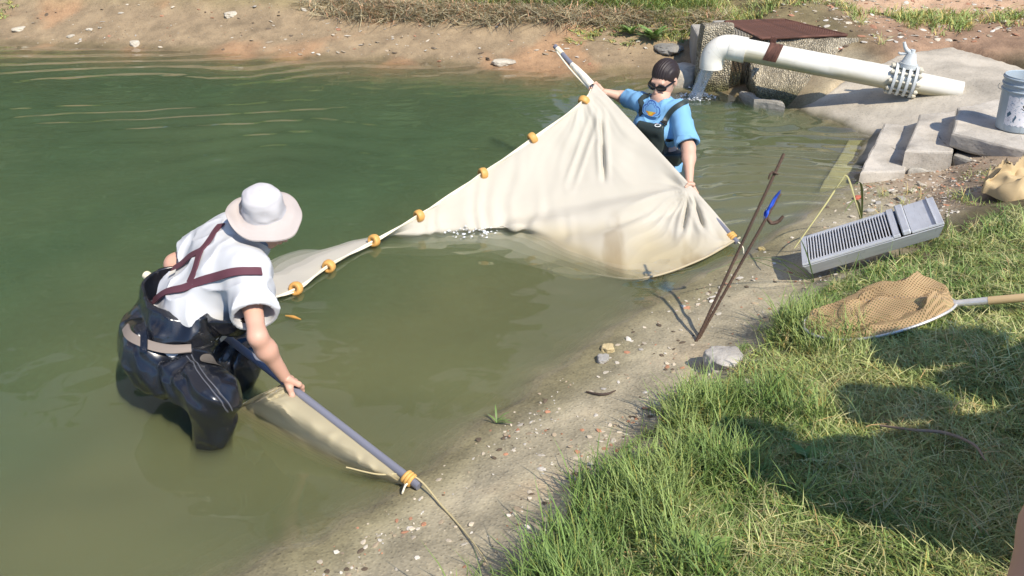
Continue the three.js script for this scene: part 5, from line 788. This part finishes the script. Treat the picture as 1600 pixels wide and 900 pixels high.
{
  const r = rng(77), short = [[], [], []], tall = [[], []], dry = [[], []], G = [[0.145, 0.245, 0.065], [0.265, 0.355, 0.125], [0.37, 0.43, 0.19], [0.52, 0.49, 0.3]];
  const gcol = (k, j) => { const f = clamp(k, 0, 2.999), i = Math.floor(f), c = l3(G[i], G[i + 1], f - i), b = 0.8 + 0.4 * j; return col(c[0] * b, c[1] * b, c[2] * b); };
  for (let n = 0; n < 75000; n++) {
    const x = lerp(-0.6, 4.6, r()), z = lerp(-5.3, -0.9, r()), e = lawnEdge(x, z); if (e < -0.12 || r() < open(x, z)) continue;
    const keep = clamp(3.2 / (1 + (x * x + z * z) * 0.14), 0.25, 1); if (r() > keep) continue;
    const y = land(x, z), p = V(x, y, z); if (!inView(p, 90)) continue;
    const nz = fbm2(x * 1.6, z * 1.6, 3, 0, 35), n2 = vn2(x * 6, z * 6, 0, 36), edge = sst(0.75, 0.1, e), dryness = 0.95 + 1.5 * nz + 0.7 * n2 + 0.45 * sst(1.2, 2.0, x) * sst(-3.4, -2.6, z) - 0.8 * edge - 0.5 * sst(-3.3, -4.2, z);
    if (e < 0 && r() < 0.75) continue;
    const flat = r() < 0.25;
    const boxy = sst(1.1, 1.5, x) * sst(-3.6, -3.95, z);
    const clump = sst(-0.25, 0.35, vn2(x * 4.5, z * 4.5, 0, 37) + 0.5 * vn2(x * 11, z * 11, 0, 38));
    if (e < 0.25 && r() > 0.25 + 0.75 * clump) continue;
    if (edge > 0.1 && r() < 0.5 * edge * clump * (1 - 0.93 * boxy)) tall[r() < 0.5 ? 0 : 1].push([x, y - 0.01, z, r() * 6.28, 0.8 + 0.5 * r(), 0.7 + 0.7 * r() * (0.5 + edge), gcol(dryness - 0.2 + r() * 0.8, r()), 0.25 * (r() - 0.5), 0.25 * (r() - 0.5)]);
    else if (r() < 0.1 + 0.1 * Math.max(0, dryness - 1)) dry[r() < 0.5 ? 0 : 1].push([x, y + 0.012, z, r() * 6.28, 0.9 + 0.5 * r(), 0.6 + 0.5 * r(), gcol(2 + r(), r()), (r() - 0.5) * 1.2, (r() - 0.5) * 1.2]);
    else short[Math.floor(r() * 3)].push([x, y - 0.008, z, r() * 6.28, 0.8 + 0.5 * r(), (0.6 + 0.6 * r()) * (0.85 + 0.4 * edge * (1 - boxy)) * (1 - 0.3 * boxy), gcol(dryness + r() * 0.9 - 0.4, r()), flat ? 1.1 * (r() - 0.5) : 0.4 * (r() - 0.5), flat ? 1.1 * (r() - 0.5) : 0.4 * (r() - 0.5)]);
  }
  short.forEach((l, i) => scatter('lawn_grass', tuft(16, 100 + i, 0.047, 0.035, 1.2, 0.0019), bladeM, l));
  tall.forEach((l, i) => scatter('tall_grass', tuft(11, 110 + i, 0.135, 0.035, 0.8, 0.0024), bladeM, l));
  dry.forEach((l, i) => scatter('dry_grass', tuft(9, 120 + i, 0.06, 0.04, 1.8, 0.0014), bladeM, l));
  // weeds round the steps
  const by = []; for (let n = 0; n < 500; n++) { const x = lerp(2.2, 4.6, r()), z = lerp(-5.7, -4.7, r()); if (vn2(x * 4, z * 4, 0, 41) < 0.15) continue; by.push([x, land(x, z) - 0.01, z, r() * 6.28, 0.9, 0.5 + 0.7 * r(), gcol(0.6 + 1.8 * r(), r()), 0.4 * (r() - 0.5), 0.4 * (r() - 0.5)]); }
  scatter('weeds', tuft(7, 130, 0.1, 0.04, 1.2, 0.0024), bladeM, by);
  // far bank: fringe of dead roots at the lip, grass above
  const roots = [[], []], fg = [[], []], fw_ = [];
  for (let n = 0; n < 30000; n++) {
    const x = lerp(-8, 2.2, r()), z = lerp(-12.4, -9.2, r()), d = shoreDist(x, z); if (d < 0.45 || d > 2.6) continue;
    const y = land(x, z), p = V(x, y, z); if (!inView(p, 30)) continue;
    const m = fbm2(x * 0.8 + 3, z * 0.8, 3, 0, 42), xf = sst(-2.6, -1.6, x), lip = Math.abs(d - 0.93 - 0.1 * m);
    if (xf > r() && lip < 0.13 && r() < 0.85) roots[r() < 0.5 ? 0 : 1].push([x, y - 0.01, z, r() * 6.28, 0.8 + 0.7 * r(), 0.5 + 0.6 * r(), (() => { const b = 0.6 + 0.6 * r(); return col(0.46 * b, 0.4 * b, 0.3 * b); })(), 0.9 * (r() - 0.3), 0.9 * (r() - 0.5)]);
    else if (d > 0.92 && d > 1.08 + 0.25 * sst(-0.6, -1.4, x) && (xf > r() || m > 0.1) && r() < 0.8) fg[r() < 0.5 ? 0 : 1].push([x, y - 0.01, z, r() * 6.28, 1 + 0.7 * r(), 0.7 + 0.8 * r(), gcol((x > -1.4 ? 0.35 : 0.9) + 1.2 * r() * r(), 0.4 + r()), 0.4 * (r() - 0.5), 0.4 * (r() - 0.5)]);
    else if (m > 0.18 && d > 0.5 && r() < 0.12) fw_.push([x, y - 0.005, z, r() * 6.28, 1, 0.35 + 0.3 * r(), gcol(0.9 + r(), 0.5 + r())]);
  }
  // behind the concrete
  for (let n = 0; n < 9000; n++) {
    const x = lerp(1.5, 7, r()), z = lerp(-11.5, -8.2, r()); if (apronOut(x, z) < 0.15 && x > 3) continue; if (x < 3.3 && z > -9.6) continue;
    const y = land(x, z), p = V(x, y, z); if (!inView(p, 30)) continue; const band = Math.exp(-((((z + 9.15) - 0.28 * (x - 4)) / 0.24) ** 2)), m = fbm2(x * 1.4, z * 1.4, 3, 0, 43);
    if (r() < band * (0.75 + m) - 0.1) fg[r() < 0.5 ? 0 : 1].push([x, y - 0.01, z, r() * 6.28, 0.9 + 0.5 * r(), 0.4 + 0.5 * r(), gcol(0.5 + 1.6 * r(), 0.4 + r()), 0.4 * (r() - 0.5), 0.4 * (r() - 0.5)]);
    else if (x < 3.4 && r() < 0.3) roots[0].push([x, y - 0.01, z, r() * 6.28, 0.8, 0.4 + 0.5 * r(), gcol(1.8 + 1.1 * r(), 0.4 + 0.6 * r()), 0.8 * (r() - 0.5), 0.8 * (r() - 0.5)]);
  }
  roots.forEach((l, i) => scatter('dead_grass', tuft(12, 140 + i, 0.16, 0.05, 1.5, 0.0035), bladeM, l));
  fg.forEach((l, i) => scatter('bank_grass', tuft(12, 150 + i, 0.17, 0.05, 0.8, 0.0038), bladeM, l));
  scatter('bank_weeds', tuft(10, 160, 0.09, 0.05, 1.3, 0.006), bladeM, fw_);
  // shell chips, grit and leaf litter on the mud
  const chips = [[], [], []], pal = [[0.5, 0.46, 0.38], [0.5, 0.44, 0.34], [0.36, 0.29, 0.2], [0.12, 0.09, 0.06], [0.4, 0.2, 0.12], [0.55, 0.52, 0.46]];
  const chip = (x, z, s, lift = 0) => { const c = pal[Math.floor(r() * pal.length)], b = 0.75 + 0.4 * r(); chips[Math.floor(r() * 3)].push([x, land(x, z) + lift, z, r() * 6.28, s, s * (0.5 + 0.5 * r()), col(c[0] * b, c[1] * b, c[2] * b), 0.7 * (r() - 0.5), 0.7 * (r() - 0.5)]); };
  for (let n = 0; n < 42000; n++) { const x = lerp(-1.4, 3.6, r()), z = lerp(-6, -1.5, r()), d = shoreDist(x, z); if (d < 0.03 || d > 0.85) continue; const dens = 0.12 + 0.9 * sst(0.0, 0.5, fbm2(x * 3, z * 3, 3, 0, 45) + 0.25 * Math.sin(d * 14)) * sst(0.04, 0.2, d) + 0.7 * sst(2.1, 2.5, x); if (r() > dens * 0.72) continue; chip(x, z, 0.0022 + 0.0095 * Math.pow(r(), 2.8), 0.001); }
  for (let n = 0; n < 7000; n++) { const x = lerp(-7.5, 1.6, r()), z = lerp(-11.5, -9, r()), d = shoreDist(x, z); if (d < 0.04 || d > 1.1 || r() > 0.4 * (0.4 + sst(-0.1, 0.3, fbm2(x * 2, z * 2, 2, 0, 46)))) continue; chip(x, z, 0.004 + 0.02 * Math.pow(r(), 5), 0.002); }
  for (let n = 0; n < 1200; n++) { const x = lerp(2.6, 6, r()), z = lerp(-10, -8.5, r()); if (apronOut(x, z) < 0.06) continue; chip(x, z, 0.005 + 0.02 * Math.pow(r(), 3), 0.002); }
  chips.forEach((l, i) => { const g = new THREE.IcosahedronGeometry(1, 1), p = g.attributes.position; for (let k = 0; k < p.count; k++) { const x = p.getX(k), y = p.getY(k), z = p.getZ(k), q = 1 + 0.35 * vn3(x * 2 + i * 5, y * 2, z * 2); p.setXYZ(k, x * q * (1.2 + 0.3 * i), y * q * 0.45, z * q); } g.computeVertexNormals(); scatter('shell_chips', g, std(col(1, 1, 1), 0.85), l); });
}
{ // the wood beyond the far bank, which the pond mirrors; a gap lets the sky through
  const r = rng(99), leaf = [], trunks = [], pos = [];
  for (let k = 0; k < 26; k++) { const q = r() * 6.28, w = 0.16 + 0.2 * r(), c = [r() - 0.5, r() - 0.5, r() - 0.5].map((v) => v * 1.3), n = V(r() - 0.5, r() - 0.2, r() - 0.5).normalize(), a = V(0, 1, 0.3).cross(n).normalize(), b = n.clone().cross(a); for (const [i, j] of [[-1, -0.3], [1, -0.5], [0.1, 1]]) pos.push(c[0] + (a.x * i + b.x * j) * w, c[1] + (a.y * i + b.y * j) * w, c[2] + (a.z * i + b.z * j) * w); }
  const g = new THREE.BufferGeometry(); g.setAttribute('position', new THREE.BufferAttribute(new Float32Array(pos), 3)); g.computeVertexNormals(); g.setAttribute('uv', new THREE.BufferAttribute(new Float32Array(pos.length / 3 * 2), 2));
  for (let t = 0; t < 44; t++) {
    const x = lerp(-34, 34, (t + 0.8 * r()) / 44), z = -21 - 5 * r() - 0.012 * x * x * 0.3; if (x / -z > 0.05 && x / -z < 0.52) continue;
    const H = 8 + 5 * r(), y0 = land(x, z); trunks.push(rod(V(x, y0 - 0.2, z), V(x + 0.4 * (r() - 0.5), y0 + H * 0.8, z), 0.22, 0.06, 7));
    for (let k = 0; k < 150; k++) { const v = V(r() - 0.5, r() - 0.5, r() - 0.5); if (v.length() > 0.5) { k--; continue; } const b = 0.6 + 0.9 * r(); leaf.push([x + v.x * 4.4, y0 + H * 0.54 + v.y * H * 0.96, z + v.z * 4, r() * 6.28, 1 + 0.7 * r(), 1 + 0.5 * r(), col(0.045 * b, 0.085 * b, 0.022 * b)]); }
  }
  const w = new THREE.Group(); w.name = 'woods'; Object.assign(w.userData, { kind: 'stuff' }); scene.add(w);
  const m = scatter('foliage', g, phy(col(1, 1, 1), 0.7, { transmission: 0.25, thickness: 0 }), leaf); scene.remove(m); w.add(m);
  part(w, 'trunks', merge(trunks), std(col(0.1, 0.075, 0.05), 0.9)).userData.kind = 'stuff';
}

// ---------------------------------------------------------------- onlookers on the bank beside the photographer; their shadows lie on the grass
function onlooker(label, x, z, h, yaw, o = {}) {
  const y0 = land(x, z), s = h / 1.72, f = V(Math.sin(yaw), 0, Math.cos(yaw)), L = V(f.z, 0, -f.x), U = V(0, 1, 0), p = (a, b, c) => mv(V(x, y0, z), L, a * s, U, b * s, f, c * s);
  const me = thing('person', label, 'person', V(x, y0, z), o.group);
  const SH = [1, -1].map((k) => p(k * 0.185, 1.4, 0)), EL = [0, 1].map((i) => o.elbow?.[i] ?? p((i ? -1 : 1) * 0.25, 1.12, -0.02)), WR = [0, 1].map((i) => o.wrist?.[i] ?? p((i ? -1 : 1) * 0.24, 0.87, 0.06));
  const HP_ = [1, -1].map((k) => p(k * 0.09, 0.9, 0)), KN = [1, -1].map((k) => p(k * 0.11, 0.48, 0.02)), AN = [1, -1].map((k) => p(k * 0.12, 0.08, -0.02));
  const HF = headFrame(p(0, 1.6, 0.03), mv(f, U, -0.25), U), w = o.wide ?? 1, limbs = [0, 1].flatMap((i) => [cap(SH[i], EL[i], 0.05 * s, 0.042 * s), cap(EL[i], mix3(EL[i], WR[i], 0.35), 0.042 * s, 0.042 * s), cap(mix3(EL[i], WR[i], 0.35), WR[i], 0.042 * s, 0.028 * s), cap(HP_[i], KN[i], 0.08 * s, 0.058 * s), cap(KN[i], mix3(KN[i], AN[i], 0.35), 0.055 * s, 0.054 * s), cap(mix3(KN[i], AN[i], 0.35), AN[i], 0.054 * s, 0.036 * s)]);
  const torso = [cap(p(0.07, 0.95, 0), p(-0.07, 0.95, 0), 0.115 * s), cap(p(0.06, 1.12, 0), p(-0.06, 1.12, 0), 0.105 * s), cap(p(0.08, 1.28, 0.01), p(-0.08, 1.28, 0.01), 0.11 * s), cap(SH[0], SH[1], 0.055 * s)];
  const body = bones([...torso, cap(p(0, 1.4, 0), HF.w(0, -0.05, -0.02), 0.055 * s, 0.05 * s), ...limbs], 0.035), pts = [...SH, ...EL, ...WR, ...AN, HF.o], [lo, hi] = bounds(pts, 0.13);
  const list = [nets(body, lo, hi, 0.018), head(HF)];
  for (const i of [0, 1]) { const d = WR[i].clone().sub(EL[i]).normalize(), c = mv(WR[i], d, 0.075 * s), g = V(0, 0, 1).cross(d).lengthSq() > 0.1 ? d.clone().cross(V(0, 0, 1)).normalize() : V(1, 0, 0); list.push(gripHand(c, g, WR[i], 0.014, 0.95)); }
  partW(me, 'body', merge(list), M.skin);
  const cloth = (c) => std(c, 0.85, { map: clothTex }), shirt = bones([...torso.map(([a, b, r1]) => cap(a, b, (r1 + 0.014 * s) * w)), ...[0, 1].map((i) => cap(SH[i], mix3(SH[i], EL[i], o.sleeve ?? 0.6), 0.068 * s, 0.066 * s))], 0.05), cut = p(0, 0.86, 0).y;
  const [l2, h2] = bounds([...SH, ...EL, p(0, 0.85, 0)], 0.2);
  partW(me, 'shirt', nets((a, b, c) => Math.max(shirt(a, b, c), cut - b), l2, h2, 0.018), cloth(o.shirt ?? col(0.4, 0.42, 0.45)));
  const trousers = bones([cap(p(0.075, 0.93, 0), p(-0.075, 0.93, 0), 0.128 * s * w), ...[0, 1].flatMap((i) => [cap(HP_[i], KN[i], 0.1 * s, 0.078 * s), cap(KN[i], AN[i], 0.078 * s, 0.066 * s)])], 0.04), [l3b, h3b] = bounds([p(0.1, 1, 0), p(-0.1, 1, 0), ...AN], 0.17);
  partW(me, 'trousers', nets((a, b, c) => Math.max(trousers(a, b, c), b - p(0, 0.99, 0).y, AN[0].y - 0.02 - b), l3b, h3b, 0.018), cloth(o.trousers ?? col(0.06, 0.07, 0.1)));
  for (const i of [0, 1]) partW(me, 'shoe', nets(bones([cap(mv(AN[i], U, -0.035 * s, f, -0.04 * s), mv(AN[i], U, -0.04 * s, f, 0.14 * s), 0.045 * s, 0.038 * s)], 0.01), ...bounds([AN[i], mv(AN[i], f, 0.14)], 0.12), 0.014), cloth(col(0.08, 0.07, 0.06)));
  partW(me, 'hair', nets((a, b, c) => Math.max(ell([0, 0.036, -0.022], [0.081, 0.094, 0.101])(a, b, c), -(0.8 * b - 0.6 * c + 0.004)), V(-0.1, -0.11, -0.14), V(0.1, 0.15, 0.12), 0.007).applyMatrix4(HF.m), std(col(0.06, 0.04, 0.03), 0.7));
  if (o.hat) { const br = o.hat, hg = new THREE.LatheGeometry([[0.002, 0.115], [0.06, 0.11], [0.085, 0.09], [0.094, 0.03], [0.098, 0.02], [br * 0.8, 0.008], [br, -0.012], [br, -0.016], [br * 0.8, 0.004], [0.096, 0.014]].map(([a, b]) => new THREE.Vector2(a, b)), 40); hg.translate(0, 0.045, -0.015); partW(me, 'hat', hg.applyMatrix4(HF.m), cloth(col(0.5, 0.45, 0.36))); }
}
onlooker('onlooker in a brimmed hat on the bank, right of the photographer', 2.36, -1.08, 1.74, Math.PI + 0.25, { hat: 0.16, wide: 1.08, shirt: col(0.3, 0.33, 0.4) });
onlooker('shorter onlooker with raised elbow beside the one in the brimmed hat', 1.73, -1.27, 1.42, Math.PI + 0.2, { wide: 1.25, shirt: col(0.5, 0.2, 0.18) });
onlooker('onlooker in a wide hat, farthest along the bank', 2.6, -1.53, 1.68, Math.PI + 0.5, { hat: 0.21, shirt: col(0.55, 0.55, 0.5) });
onlooker('bareheaded onlooker at the right, behind the wide hat', 2.7, -0.72, 1.78, Math.PI + 0.4, { wide: 1.12, shirt: col(0.15, 0.25, 0.2) });
onlooker('onlooker whose bare forearm enters the lower right corner', 0.86, -0.36, 1.52, Math.PI, { shirt: col(0.4, 0.3, 0.5), sleeve: 0.5, elbow: [undefined, undefined].map((_, i) => i ? null : at(1652, 925, 0.9)).map((q) => q ?? undefined), wrist: [at(1712, 640, 0.84), undefined] });
renderer.render(scene, camera);
